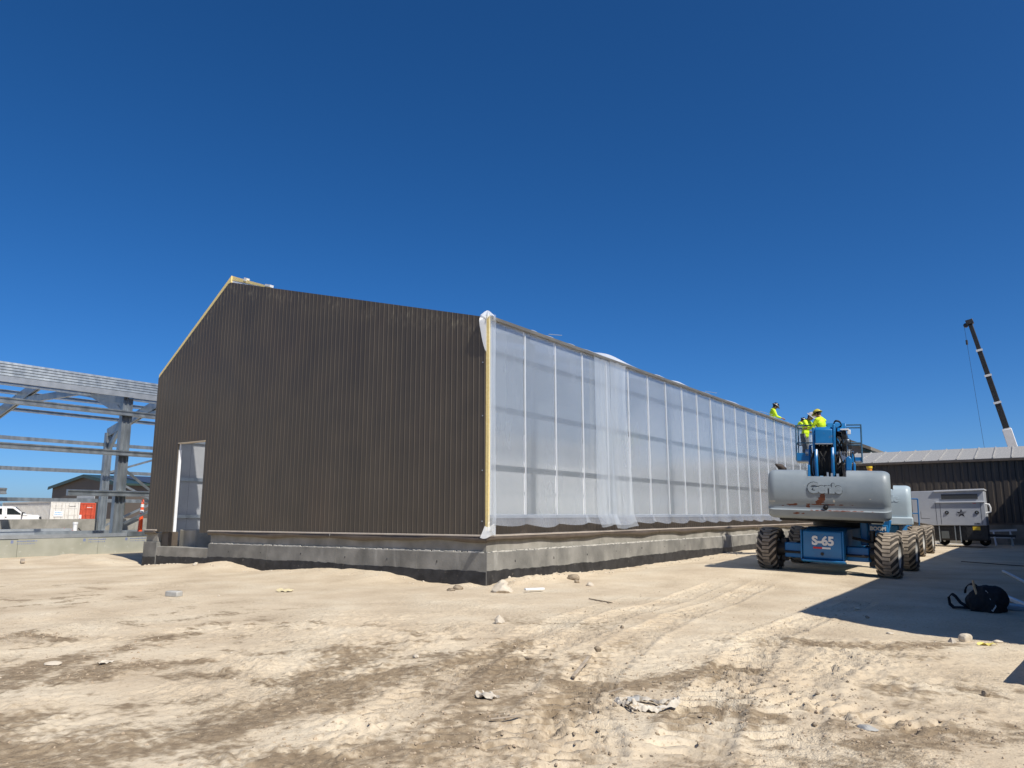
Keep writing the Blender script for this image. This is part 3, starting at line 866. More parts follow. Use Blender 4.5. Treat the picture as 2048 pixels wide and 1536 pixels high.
# access platform inside the eave that the two wall-top workers stand on
sc = thing('scaffold_platform', 'grey scaffold platform standing inside the wall, seen through its film', 'scaffold', (-.75, 23, .42))
for k in range(4): MB().box(-.45 + .23 * k, -.23 + .23 * k, -4.2, 3.4, 3.93, 3.97).build('deck_plank', WOOD, sc)
for y in (-4, -1.6, .9, 3.2):
    for x in (-.42, .42):
        MB().cyl((x, y, 0), (x, y, 3.93), .024, 8).build('leg', GALV, sc)
    MB().cyl((-.42, y, 3.88), (.42, y, 3.88), .02, 8).build('cross_tube', GALV, sc)
MB().cyl((-.42, -4, 1.0), (-.42, 3.2, 3.4), .02, 8).build('brace', GALV, sc)

# ---------------------------------------------------------------- left yard: slab, foundation wall, steel frame
SX, FX = -17.0, -29.3
tag(MB().box(FX + .3, SX - .12, -14, 30, .30, .60).build('concrete_slab', SLABM, bevel=0), None, None, None, 'structure')
FW = thing('foundation_wall', 'low foundation wall clad in printed olive insulation board, left of brown building', 'wall', (0, 0, 0))
MB().box(SX - .12, SX - .03, -14, 30, -.3, .615).build('concrete_core', CONC, FW)
yb = -13.6
k = 0
while yb < 29:
    MB().box(SX - .028, SX + random.uniform(.0, .006), yb + .004, yb + 2.436, -.2, .600 + random.uniform(-.012, .012)).build('insulation_panel', INSUL, FW, bevel=.006)
    yb += 2.44; k += 1
# the faint blue print of the boards: a small block mark and two rows of strokes
def boardprint(y):
    root = MB()
    x = SX + .0085
    def mark(y0, y1, z0, z1): root.add([(x, y0, z0), (x, y1, z0), (x, y1, z1), (x, y0, z1)], [(0, 1, 2, 3)])
    mark(y, y + .03, .49, .56); mark(y + .04, y + .07, .49, .56); mark(y, y + .07, .565, .58)
    rnd = random.Random(int(y * 10))
    q = y + .17
    while q < y + .75:
        l = rnd.uniform(.015, .05); mark(q, q + l, .535, .565 + rnd.uniform(-.01, .006)); q += l + rnd.uniform(.006, .02)
    q = y + .17
    while q < y + .70:
        l = rnd.uniform(.012, .03); mark(q, q + l, .455, .48 + rnd.uniform(-.006, .008)); q += l + rnd.uniform(.018, .03)
    root.build('printed_mark', INK, FW, sharp=0)['kind'] = 'stuff'
for y in (.55, 1.95, 3.3, -1.6): boardprint(y)

FR = thing('steel_building', 'bare galvanised steel building frame left of the brown building', 'building frame', (0, 0, 0))
def col_profile(cx, cy, w=.35, d=.20):
    h, t = w / 2, d / 2
    return [(cx - t, cy - h), (cx + t, cy - h), (cx + t, cy - h + .05), (cx + t - .035, cy - h + .07), (cx + t - .035, cy - .035), (cx + t, cy - .02), (cx + t, cy + .02), (cx + t - .035, cy + .035),
            (cx + t - .035, cy + h - .07), (cx + t, cy + h - .05), (cx + t, cy + h), (cx - t, cy + h)]
SPC = 5.4
for k in range(-2, 4):
    y = 1.75 + k * SPC
    MB().prism(col_profile(SX - .30, y), 'z', .60, 5.42).build('column', GALV, FR)
    MB().prism(col_profile(FX + .25, y), 'z', .60, 5.42).build('column', GALV, FR)
    for x in (SX - .30, FX + .25):
        MB().box(x - .2, x + .2, y - .28, y + .28, .601, .62).build('base_plate', GALV2, FR)
    xr, zr = -24.2, 6.70
    for (p0, p1) in (((FX + .2, 5.42), (xr, zr)), ((xr, zr), (SX - .35, 5.45))):
        for s in (-.055, .055):
            MB().beam((p0[0], y + s, p0[1]), (p1[0], y + s, p1[1]), .07, .42).build('rafter', GALV, FR)
    MB().beam((FX + .3, y, 4.5), (FX + 1.15, y, 5.55), .14, .20).build('knee_brace', GALV, FR)
    MB().beam((-25.6, y, 6.10), (-21.0, y, 6.02), .12, .26).build('collar_tie', GALV, FR)
    MB().prism([(SX - .42, 4.75), (SX - .42, 5.42), (SX - 2.9, 5.86), (SX - 2.9, 5.72)], 'y', y - .012, y + .012).build('gusset_plate', GALV2, FR)
    for z in (4.5, 5.0):
        MB().cyl((SX - .5, y - .03, z), (SX - .9, y - .03, z + .25), .012, 6).build('bolt', GALV2, FR)
# eave: flat fascia and a bundle of lipped purlins above it
MB().box(SX - .10, SX - .02, -14, 29, 5.44, 5.62).build('eave_beam', GALV2, FR)
for j in range(5):
    z = 5.625 + j * .096
    x = SX - .03 - j * .035
    MB().prism([(x - .20, z), (x, z), (x + .012, z + .012), (x - .012, z + .020), (x - .035, z + .088), (x - .20, z + .088)], 'y', -14 + .3 * j, 29).build('purlin', GALV, FR)
def cee(x, z, s=1, h=.20, d=.075):
    return [(x, z), (x + s * d, z), (x + s * d, z + .025), (x + s * (d - .008), z + .025), (x + s * (d - .008), z + .008), (x + s * .008, z + .008), (x + s * .008, z + h - .008), (x + s * (d - .008), z + h - .008), (x + s * (d - .008), z + h - .025), (x + s * d, z + h - .025), (x + s * d, z + h), (x, z + h)]
for z, y0, y1 in ((4.78, -14, 29), (3.38, -14, 29), (1.98, -14, -1.85), (1.98, -.05, 29)):
    MB().prism([(SX - .18, z), (SX - .02, z + .01), (SX - .02, z + .04), (SX - .06, z + .05), (SX - .06, z + .13), (SX - .02, z + .155), (SX - .02, z + .185), (SX - .18, z + .20)], 'y', y0, y1).build('girt', GALV, FR)
for z in (4.75, 3.38, 1.98):
    MB().prism(cee(FX + .12, z, -1, .17), 'y', -14, 29).build('girt', GALV, FR)
for (x, z) in ((-28.0, 5.90), (-26.2, 6.38), (-22.4, 6.25), (-19.8, 5.75)):
    MB().prism(cee(x, z, 1, .17), 'y', -14, 29).build('roof_purlin', GALV, FR)
for (ya, yb, za, zb) in ((7.15, 12.55, .75, 3.3), (7.15, 12.55, 3.3, .75), (7.15, 12.55, 3.4, 5.2)):
    MB().beam((FX + .25, ya, za), (FX + .25, yb, zb), .06, .10).build('cross_brace', GALV, FR)
MB().beam((SX - .3, 1.9, 2.9), (SX - .3, 4.6, 1.0), .05, .08).build('cross_brace', GALV, FR)
MB().beam((SX - .3, 2.0, 1.05), (SX - .3, 4.2, 2.1), .06, .08).build('cross_brace', GALV, FR)
MB().prism([(SX - .20, .602), (SX + .0, .622), (SX + .0, .74), (SX - .02, .74), (SX - .03, .64), (SX - .20, .66)], 'y', -14, 2.0).build('base_angle', GALV2, FR)
MB().prism([(SX - .20, .603), (SX - .01, .623), (SX - .01, .78), (SX - .03, .78), (SX - .03, .64), (SX - .20, .66)], 'y', 2.02, 29).build('base_angle', GALV, FR)
# steel lying on the slab
rnd = random.Random(5)
for k, (x, y, l, a, lab) in enumerate([(-19.0, -4, 7.5, 86, 'long galvanised purlin lying on the slab nearest its edge'), (-22.5, -3.5, 7, 92, 'galvanised purlin lying across the middle of the slab'),
                              (-26.5, 0, 9, 88, 'galvanised purlin lying near the far kerb of the slab'), (-20.4, 1.5, 6, 80, 'short galvanised purlin lying askew behind the near column')]):
    d = Vector((math.cos(R(a)), math.sin(R(a)), 0)) * l / 2
    o = MB().beam(-d + Vector((0, 0, .09)), d + Vector((0, 0, .09)), .22, .17).build('steel_purlin', GALV if k % 2 else GALV2)
    o.location = (x, y, .602)
    tag(o, lab, 'steel beam', 'steel members lying on the slab')
o = MB().box(-.15, .15, -18, 30, 0, .62).build('kerb_wall', CONC); o.location = (FX - .35, 0, .55)
tag(o, 'long low concrete kerb wall along the far side of the slab', 'wall')
MB().box(-.16, .16, -18, 30, -1, -.001).build('footing', CONC_D, o)
# white pipe stub with red caps round it
P = thing('pipe_stub', 'white capped pipe stub with red tipped bars standing in the slab', 'pipe', (-27.8, 5.35, .60))
MB().cyl((0, 0, 0), (0, 0, .34), .09, 14).build('pipe', WHITE, P)
MB().cyl((0, 0, .34), (0, 0, .44), .11, 14).build('cap', WHITE, P)
for (x, y, t) in ((-.25, -.3, .5), (.2, -.45, -.3), (.1, -.15, .2), (-.1, .35, -.5)):
    MB().cyl((x, y, 0), (x + t * .2, y - .1, .16), .025, 6).build('bar_cap', RED if t > 0 else BLACK, P)
# delineator post
def delineator(loc, h, lab, scale=1):
    d = thing('delineator_post', lab, 'traffic post', loc, (0, R(2.5), 0), 'orange delineator posts')
    MB().lathe([(0, .001), (0, .19), (.05, .19), (.07, .09), (.07, .001)], (0, 0, 0), 'z', 16).build('base', HOSE, d)
    MB().lathe([(.07, .001), (.07, .085), (h * .86, .052), (h * .90, .04), (h * .90, .001)], (0, 0, 0), 'z', 18).build('post', ORANGE, d)
    for z in (.62, .78):
        r = .085 + (.052 - .085) * (z - .07 / h) / .86
        MB().lathe([(h * z, r * .9), (h * z, r + .004), (h * (z + .085), r - .0), (h * (z + .085), r * .9)], (0, 0, 0), 'z', 18).build('reflective_band', WHITE, d)
    MB().tube([(.0 + .055 * math.sin(a), 0, h * .93 + .07 * -math.cos(a)) for a in [i * math.pi / 6 for i in range(13)]], .016, 6).build('grip_loop', ORANGE, d)
delineator((-18.1, 3.05, .62), 1.30, 'tall orange delineator post with two white bands beside the brown wall')
delineator((-45, 15.2, .05), 1.15, 'far small orange delineator post beside the dark shed wall')

# ---------------------------------------------------------------- far left: truck, containers, shed with solar roof
def pickup(loc, yaw):
    t = thing('pickup_truck', 'white pickup truck with roof rack parked before the pale container', 'pickup', loc, (0, 0, yaw))
    prof = [(-4.6, .55), (-4.6, 1.32), (-2.62, 1.32), (-2.55, 1.40), (-2.40, 2.0), (-2.2, 2.05), (-.95, 2.05), (-.75, 2.02), (-.02, 1.5), (.15, 1.42), (1.2, 1.36), (1.36, 1.22), (1.40, .55)]
    arch = [(1.02 + .5 * math.cos(a), .45 + .52 * math.sin(a)) for a in [i * math.pi / 10 for i in range(11)]]
    arch2 = [(-3.2 + .5 * math.cos(a), .45 + .52 * math.sin(a)) for a in [i * math.pi / 10 for i in range(11)]]
    prof = prof[:] + [(p[0] - .16, p[1]) for p in arch if p[1] >= .5] + [p for p in arch2 if p[1] >= .5]
    MB().prism(prof, 'y', -.95, .95).build('body', WHITE, t, bevel=.05)
    y = -.956
    def side(name, poly, mat, d=.012):
        for s in (-1, 1):
            MB().prism(poly, 'y', s * .951, s * (.951 + d)).build(name, mat, t, sharp=0)
    side('front_window', [(-1.30, 1.42), (-1.34, 1.92), (-.86, 1.90), (-.20, 1.48), (-.22, 1.40)], GLASS_D)
    side('rear_window', [(-2.15, 1.42), (-2.15, 1.90), (-1.72, 1.90), (-1.70, 1.42)], GLASS_D)
    side('door_seam', [(-1.46, .6), (-1.46, 1.95), (-1.445, 1.95), (-1.445, .6)], BLACK, .004)
    side('door_seam', [(-.12, .6), (-.12, 1.4), (-.105, 1.4), (-.105, .6)], BLACK, .004)
    side('badge', [(.0, 1.30), (.0, 1.34), (.35, 1.34), (.35, 1.30)], BLACK, .006)
    side('wheel_arch', [(p[0] - .16, p[1] - .0) for p in arch], HOSE, .02)
    side('wheel_arch', arch2, HOSE, .02)
    for s in (-1, 1):
        MB().obox((-1.36, s * .98, 1.22), (.12, .05, .05)).build('door_handle', BLACK, t, bevel=.01)
        MB().obox((-.08, s * 1.10, 1.46), (.12, .22, .30)).build('mirror', BLACK, t, bevel=.03)
        MB().obox((1.33, s * .80, 1.14), (.16, .30, .22)).build('headlight', GLASS_D, t, bevel=.03)
        for x in (.86, -3.2):
            wl = MB().lathe([(-.13, .2), (-.13, .36), (-.09, .40), (.09, .40), (.13, .36), (.13, .2)], (x, s * .82, .40), 'y', 24).build('wheel', RUBBER, t)
            MB().lathe([(-.12, .02), (-.12, .24), (.12, .24), (.12, .02)], (x, s * .82, .40), 'y', 18).build('rim', GALV2, wl)
    MB().prism([(-.68, 2.0), (-.05, 1.53), (-.02, 1.51), (-.66, 2.02)], 'y', -.84, .84).build('windscreen', GLASS_D, t)
    MB().box(1.40, 1.47, -.8, .8, .85, 1.15).build('grille', BLACK, t, bevel=.02)
    MB().box(1.38, 1.55, -.95, .95, .5, .72).build('bumper', GALV2, t, bevel=.03)
    rk = MB()
    for s in (-.8, .8):
        rk.beam((-4.6, s, 2.18), (-1.9, s, 2.18), .05, .05).beam((-4.3, s, 1.3), (-4.3, s, 2.18), .05, .05).beam((-2.75, s, 1.3), (-2.75, s, 2.18), .05, .05)
    for x in (-4.4, -3.4, -2.4): rk.beam((x, -.8, 2.2), (x, .8, 2.2), .05, .04)
    rk.build('ladder_rack', BLACK, t)
    MB().box(-4.5, -2.2, -.45, .2, 2.23, 2.36).build('light_bar', RED, t, bevel=.03)
    MB().beam((-3.2, -.5, 2.27), (.25, -.5, 2.24), .03, .03).build('pole', BLACK, t)
    MB().box(-4.4, -2.7, -.9, .9, 1.33, 1.95).build('toolbox', GLASS_D, t, bevel=.04)
    return t
pickup((-59.5, 16.2, .02), R(65)).scale = (.85, 1, 1)

def container(loc, yaw, length, mats, lab, logo):
    c = thing('shipping_container', lab, 'container', loc, (0, 0, yaw), 'shipping containers behind the slab')
    W, H = 2.44, 2.62
    body, dark = mats
    # local: x along the door end (0..W), y along the length (0..length); door end at y = 0
    for (x0, x1) in ((0, .12), (W - .12, W)):
        for (y0, y1) in ((0, .14), (length - .14, length)): MB().box(x0, x1, y0, y1, 0, H).build('corner_post', body, c, bevel=.01)
    for z0, z1 in ((0, .14), (H - .10, H)):
        MB().box(.0, .08, .141, length - .141, z0, z1).box(W - .08, W, .141, length - .141, z0, z1).build('side_rail', body, c)
    MB().box(.121, W - .121, .01, .12, H - .14, H).build('end_header', body, c)
    MB().box(.121, W - .121, .0, .12, 0, .15).build('end_sill', body, c)
    MB().box(.03, W - .03, .12, length, H - .03, H - .012).build('roof', body, c)
    for sx in (.035, W - .035):
        prof = []
        nrib = int((length - .3) / .28)
        vs, fs = [], []
        for i in range(nrib):
            a = .15 + i * (length - .3) / nrib; st = (length - .3) / nrib
            s = 1 if sx < 1 else -1
            prof += [(sx, a), (sx, a + st * .35), (sx + s * .045, a + st * .5), (sx + s * .045, a + st * .85)]
        prof.append((sx, length - .15))
        for p in prof: vs += [(p[0], p[1], .14), (p[0], p[1], H - .1)]
        fs = [(2 * j, 2 * j + 2, 2 * j + 3, 2 * j + 1) for j in range(len(prof) - 1)]
        mb = MB(); mb.add(vs, fs); mb.build('side_wall', body, c, sharp=15)
    for k in (0, 1):
        x0, x1 = (.13, W / 2 - .008) if k == 0 else (W / 2 + .008, W - .13)
        d = MB().box(x0, x1, .03, .09, .16, H - .15).build('door', body, c, bevel=.012)
        for z in (.75, 1.35, 1.95):
            MB().box(x0 + .1, x1 - .1, .018, .029, z, z + .03).build('door_rib', dark, d)
        for q in (.27, .73):
            x = x0 + (x1 - x0) * q
            MB().cyl((x, .0, .14), (x, .0, H - .12), .02, 8).build('lock_rod', dark, d)
            MB().box(x - .09, x + .16, -.035, -.02, .98, 1.03).build('lock_handle', dark, d)
            for z in (.3, 1.2, 2.2): MB().box(x - .05, x + .05, -.012, .02, z, z + .07).build('rod_bracket', dark, d)
    if logo == 'white':
        MB().box(.28, 1.06, -.024, -.022, 1.24, 1.74).build('logo_panel', WHITE, c)
    else:
        MB().box(.30, 1.10, -.024, -.022, .95, 1.40).build('logo_panel', WHITE, c, bevel=.0)
    z = 1.56 if logo == 'white' else 1.24
    # the printed mark is too small to read: an arc line and a row of letter blocks
    mk = MB()
    for i in range(5): mk.box(.40 + i * .11, .40 + i * .11 + .075, -.0265, -.0245, z - .02, z + .09 + .02 * (i == 2))
    for i in range(5): mk.box(.36 + i * .125, .36 + i * .125 + .09, -.0265, -.0245, z - .17, z - .10)
    mk.build('logo_mark', BLUEPRINT, c)['kind'] = 'stuff'
    n = MB()
    for i in range(6): n.box(1.58 + i * .09, 1.64 + i * .09, .0255, .0275, 2.12, 2.19)
    n.build('serial_mark', STAR if logo == 'white' else WHITE, c)['kind'] = 'stuff'
    return c
CW = pbr('container_white', (.68, .66, .60), (.60, .57, .50), scale=4, rough=.5)
CWD = pbr('container_white_shade', (.50, .48, .44), rough=.5)
COD = pbr('container_orange_dark', (.30, .045, .02), rough=.5)
Mdir = R(86)
container((-63.6, 20.0, .02), Mdir, 12.19, (CW, CWD), 'long pale container with ribbed side and blue logo on its doors', 'white')
container((-71.8, 25.5, .02), R(86), 6.06, (ORANGEC, COD), 'orange red container with white logo plate behind the steel columns', 'orange')

SH = thing('far_shed', 'far dark brown shed with green trim and solar panels on its roof', 'building', (-84.0, 36.9, 0))
W, H, PK, LN = 17.9, 5.15, 6.45, 45
MB().prism([(-W, 0), (0, 0), (0, H), (-W / 2, PK), (-W, H)], 'y', 0, LN).build('wall', pbr('far_brown', (.075, .062, .05), (.085, .07, .057), scale=.6, rough=.6), SH, sharp=0)
for s in (-1, 1):
    xa, xb = (-W / 2, .5) if s > 0 else (-W - .5, -W / 2)
    za, zb = (PK, H - .1) if s > 0 else (H - .1, PK)
    MB().prism([(xa, za + .02), (xb, zb + .02), (xb, zb + .2), (xa, za + .2)], 'y', -.4, LN + .4).build('roof', GREENT, SH, sharp=0)
MB().prism([(.5, H - .12), (.56, H - .12), (.56, H + .13), (.5, H + .13)], 'y', -.4, LN).build('gutter', GREENT, SH)
MB().prism([(-W - .51, H - .32), (-W / 2, PK - .2), (.51, H - .32), (.51, H - .08), (-W / 2, PK + .03), (-W - .51, H - .08)], 'y', -.43, -.401).build('fascia', GREENT, SH)
dv = Vector((W / 2 + .5, 0, H - .1 - PK)).normalized()
pvm = MB().box(0, 2.0, 0, .98, 0, .04).mesh('solar_panel', PV, 0)
for r_ in range(4):
    for k in range(26):
        o = link('solar_panel', pvm, SH)
        p = Vector((-W / 2, 0, PK + .26)) + dv * (.35 + r_ * 2.06)
        o.location = (p.x, 3.5 + k * 1.02, p.z)
        o.rotation_euler = (0, math.atan2(-dv.z, dv.x), 0)
MB().box(-10.8, -6.2, -.06, -.001, .0, 3.9).build('roller_door', pbr('roller_grey', (.38, .41, .42), (.42, .45, .46), scale=3, rough=.5), SH)
for z in range(1, 13): MB().box(-10.8, -6.2, -.075, -.061, z * .3, z * .3 + .02).build('slat', GALV2, SH)
MB().cyl((.08, .5, .2), (.08, .5, H), .09, 8).build('downspout', GREENT, SH)
MB().cyl((.1, 6, H - .2), (.1, 6, H + 2.3), .12, 8).build('vent_pipe', WHITE, SH)
MB().box(-.02, .09, -.1, LN, .0, 1.0).build('plinth', CONC, SH)
MB().box(-W - .1, .09, -.09, -.0, .0, .6).build('plinth', CONC, SH)
MB().obox((-15.2, -.2, 3.3), (.35, .4, .3), (0, 0, .3)).build('wall_lamp', BLACK, SH)

# ---------------------------------------------------------------- right: back building, tall building, side shed
BB = thing('back_building', 'long low brown building with weathered pale roof across the back right', 'building', (0, 28, 0))
MB().box(1.4, 24, .0, 6, .90, 3.72).build('wall_core', BROWN, BB)
MB().box(1.2, 24.1, -.10, 6.1, -.4, .90).build('foundation', CONC_D, BB, bevel=.02)
MB().box(1.3, 24, -.13, -.10, .87, .95).build('sill_flashing', TRIM, BB)
x = 1.4; k = 0
wm = MB()
prof = [(0, 0), (.03, -.018), (.19, -.018), (.22, 0), (.299, 0)]
pp = []
for j in range(3): pp += [(p[0] + .3 * j, p[1]) for p in prof]
vs = []
for p in pp: vs += [(p[0], p[1] - .003, .95), (p[0], p[1] - .003, 3.70)]
wm.add(vs, [(2 * j, 2 * j + 2, 2 * j + 3, 2 * j + 1) for j in range(len(pp) - 1)])
wmm = wm.mesh('wall_panel', BROWN, 0)
while x < 10.3:
    link('wall_panel', wmm, BB, (x, 0, 0)); x += .9
sl = math.atan2(.80, 4.3)
rp = MB().box(.004, .70, 0, 4.4, 0, .02).prism([(0, .0), (.004, .0), (.06, .0), (.05, .065), (.02, .065)], 'y', -.004, 4.404)
rpm = rp.mesh('roof_panel', WEATH, 0)
x = 1.05
while x < 10.6:
    link('roof_panel', rpm, BB, (x, -.22, 3.76 + random.uniform(-.004, .004)), (sl, 0, 0)); x += .705
MB().box(1.0, 10.7, -.235, -.215, 3.66, 3.755).build('eave_trim', TRIM, BB)
MB().prism([(-.2, 3.74), (4.1, 4.53), (8.4, 3.74)], 'x', 1.1, 24).build('gable_core', BROWN, BB)
MB().box(10.61, 24, -.2, 4.1, 3.7, 3.75).build('soffit', BROWN, BB)
# orange post in front of it
MB_ = MB().cyl((0, 0, 0), (0, 0, 3.45), .11, 14)
o = MB_.build('utility_post', AMBER); o.location = (2.55, 26.6, 0)
MB().cyl((0, 0, 3.45), (0, 0, 3.55), .13, 14).build('cap', YELLOW, o)
MB().cyl((0, 0, 0), (0, 0, .06), .26, 14).build('base_plate', BLACK, o)
tag(o, 'amber painted post rising behind the lifts under the pale roof', 'post')

TB = thing('tall_shed', 'tall grey gabled building rising behind the pale roofed one', 'building', (-4.6, 46, 0))
MB().prism([(.8, 0), (6.2, 0), (6.2, 4.9), (.8, 7.24)], 'y', 0, 14).build('wall', pbr('tall_grey', (.13, .125, .12), (.15, .145, .14), scale=1, rough=.7), TB, sharp=0)
MB().prism([(.7, 7.28), (4.15, 5.78), (4.15, 6.02), (.7, 7.52)], 'y', -.4, 14.4).build('roof', pbr('roof_brown', (.16, .14, .11), (.2, .18, .14), scale=4, rough=.7), TB, sharp=0)
MB().prism([(3.6, 5.75), (6.8, 4.45), (6.8, 4.6), (3.6, 5.95)], 'y', -.3, 14.4).build('roof', GREENT, TB, sharp=0)

SS = thing('side_shed', 'brown metal shed just outside the frame that shades the ground at right', 'building', (0, 0, 0))
foot = [(10.45, -2.1), (10.45, 27.88), (17, 27.88), (17, -5.3)]
MB().prism(foot, 'z', -.3, .9).build('foundation', CONC_D, SS)
MB().prism([(p[0] + (.05 if p[0] < 12 else -.05), p[1] + .03 if p[1] < 5 else p[1]) for p in foot], 'z', .9, 4.83).build('wall', BROWN, SS, sharp=0)
rf = [(10.26, -2.2), (10.26, 27.9), (17.2, 27.9), (17.2, -5.7)]
mb = MB()
vs = [(p[0], p[1], 4.83 + (p[0] - 10.26) * .12) for p in rf] + [(p[0], p[1], 4.90 + (p[0] - 10.26) * .12) for p in rf]
mb.add(vs, [(3, 2, 1, 0), (4, 5, 6, 7), (0, 1, 5, 4), (1, 2, 6, 5), (2, 3, 7, 6), (3, 0, 4, 7)])
mb.build('roof', WEATH, SS, sharp=0)

# ---------------------------------------------------------------- crane
CR = thing('mobile_crane', 'mobile crane with dark telescopic boom raised behind the pale roofed building', 'crane', (8.6, 62, 0))
B0, B1 = Vector((-.35, 0, 3.0)), Vector((-3.02, -2, 17.2))
bd = (B1 - B0)
for i, (a, b_, wd, mat) in enumerate([(0, .365, .62, WHITE), (.365, .52, .42, BLACK), (.52, .68, .38, BLACK), (.68, .83, .34, BLACK), (.83, .985, .30, BLACK)]):
    MB().beam(B0 + bd * a, B0 + bd * b_, wd, wd * 1.1, (1, 0, .2)).build('boom_section', mat, CR, bevel=.04)
    if i: MB().beam(B0 + bd * (a - .006), B0 + bd * (a + .006), wd + .12, wd * 1.1 + .14, (1, 0, .2)).build('boom_collar', WHITE, CR)
MB().obox(B1, (.55, .4, .4), (0, R(-12), 0)).cyl(B1 + Vector((-.30, -.15, -.25)), B1 + Vector((-.30, .15, -.25)), .18, 14).build('boom_head', BLACK, CR, bevel=.03)
MB().cyl(B1 + Vector((-.42, 0, -.3)), Vector((-2.75, -2, 2.2)), .012, 5).build('cable', BLACK, CR)
MB().cyl(B1 + Vector((-.36, 0, -1.5)), B1 + Vector((-.35, 0, -1.9)), .08, 8).build('overhaul_ball', BLACK, CR)
MB().box(-1.3, 1.3, -2.5, 2.5, 1.5, 3.1).build('turntable_house', WHITE, CR, bevel=.1)
MB().box(-1.25, 1.25, -4, 6, .8, 1.5).build('carrier', BLACK, CR, bevel=.05)
MB().box(-1.2, -.3, -3.2, -1.2, 1.6, 3.2).build('cab', GLASS_D, CR, bevel=.1)
for y in (-3, -1.5, 3, 4.5):
    for s in (-1, 1): MB().lathe([(-.2, .2), (-.2, .48), (-.12, .55), (.12, .55), (.2, .48), (.2, .2)], (s * 1.1, y, .55), 'x', 20).build('wheel', RUBBER, CR)
# ---------------------------------------------------------------- boom lifts
def tyre_mesh(r, wd):
    h = wd / 2
    prof = [(-h * .72, r * .50), (-h * .98, r * .62), (-h, r * .80), (-h * .93, r * .925), (-h * .8, r * .955), (h * .8, r * .955), (h * .93, r * .925), (h, r * .80), (h * .98, r * .62), (h * .72, r * .50)]
    return MB().lathe(prof, (0, 0, 0), 'x', 48)
def tread_mesh(r, wd, n=36):
    """chevron lugs: flat bar across the crown, an arm sweeping out to one shoulder"""
    h = wd / 2
    mb = MB()
    for k in range(n):
        side = 1 if k % 2 else -1
        a0 = 2 * math.pi * k / n
        hw = .37 * 2 * math.pi / n * 1.0
        pts = [(-side * .34 * h, 0, r), (side * .36 * h, 0, r), (side * .80 * h, .22, r * .992), (side * 1.03 * h, .34, r * .955), (side * 1.04 * h, .38, r * .88)]
        vs, fs = [], []
        for (x, da, rr) in pts:
            for (w_, q) in ((-hw, rr), (-hw, rr * .93 if rr > r * .9 else rr * .94), (hw, rr * .93 if rr > r * .9 else rr * .94), (hw, rr)):
                a = a0 + da + w_
                vs.append((x, -q * math.cos(a), q * math.sin(a)))
        for i in range(len(pts) - 1):
            for j in range(4): fs.append((i * 4 + j, i * 4 + (j + 1) % 4, (i + 1) * 4 + (j + 1) % 4, (i + 1) * 4 + j))
        fs += [(0, 1, 2, 3), tuple(range(len(vs) - 4, len(vs)))]
        mb.add(vs, fs)
    return mb
def rim_mesh(r, wd, s):
    h = wd / 2
    prof = [(s * h * .2, .02), (s * h * .2, r * .30), (s * h * .62, r * .36), (s * h * .80, r * .50), (s * h * .88, r * .53), (-s * h * .75, r * .53), (-s * h * .75, .02)]
    mb = MB().lathe(prof, (0, 0, 0), 'x', 28)
    mb.cyl((s * h * .2, 0, 0), (s * h * .75, 0, 0), r * .20, 16)
    for k in range(8):
        a = 2 * math.pi * k / 8
        c = (s * h * .2, r * .26 * math.cos(a), r * .26 * math.sin(a))
        mb.cyl(c, (c[0] + s * .03, c[1], c[2]), .014, 6)
    return mb
WR, WW = .47, .42
TYRE, TREADM = tyre_mesh(WR, WW).mesh('tyre', RUBBER, 40), tread_mesh(WR, WW).mesh('tread', TREAD, 25)
RIML, RIMR = rim_mesh(WR, WW, -1).mesh('wheel', RIMM, 40), rim_mesh(WR, WW, 1).mesh('wheel', RIMM, 40)
def wheel(parent, x, y, z, s, spin):
    wl = link('wheel', RIMR if s > 0 else RIML, parent, (x, y, z), (spin, 0, 0))
    link('tyre', TYRE, wl)
    tr = link('tread', TREADM, wl)
    tr['kind'] = 'stuff'
    return wl
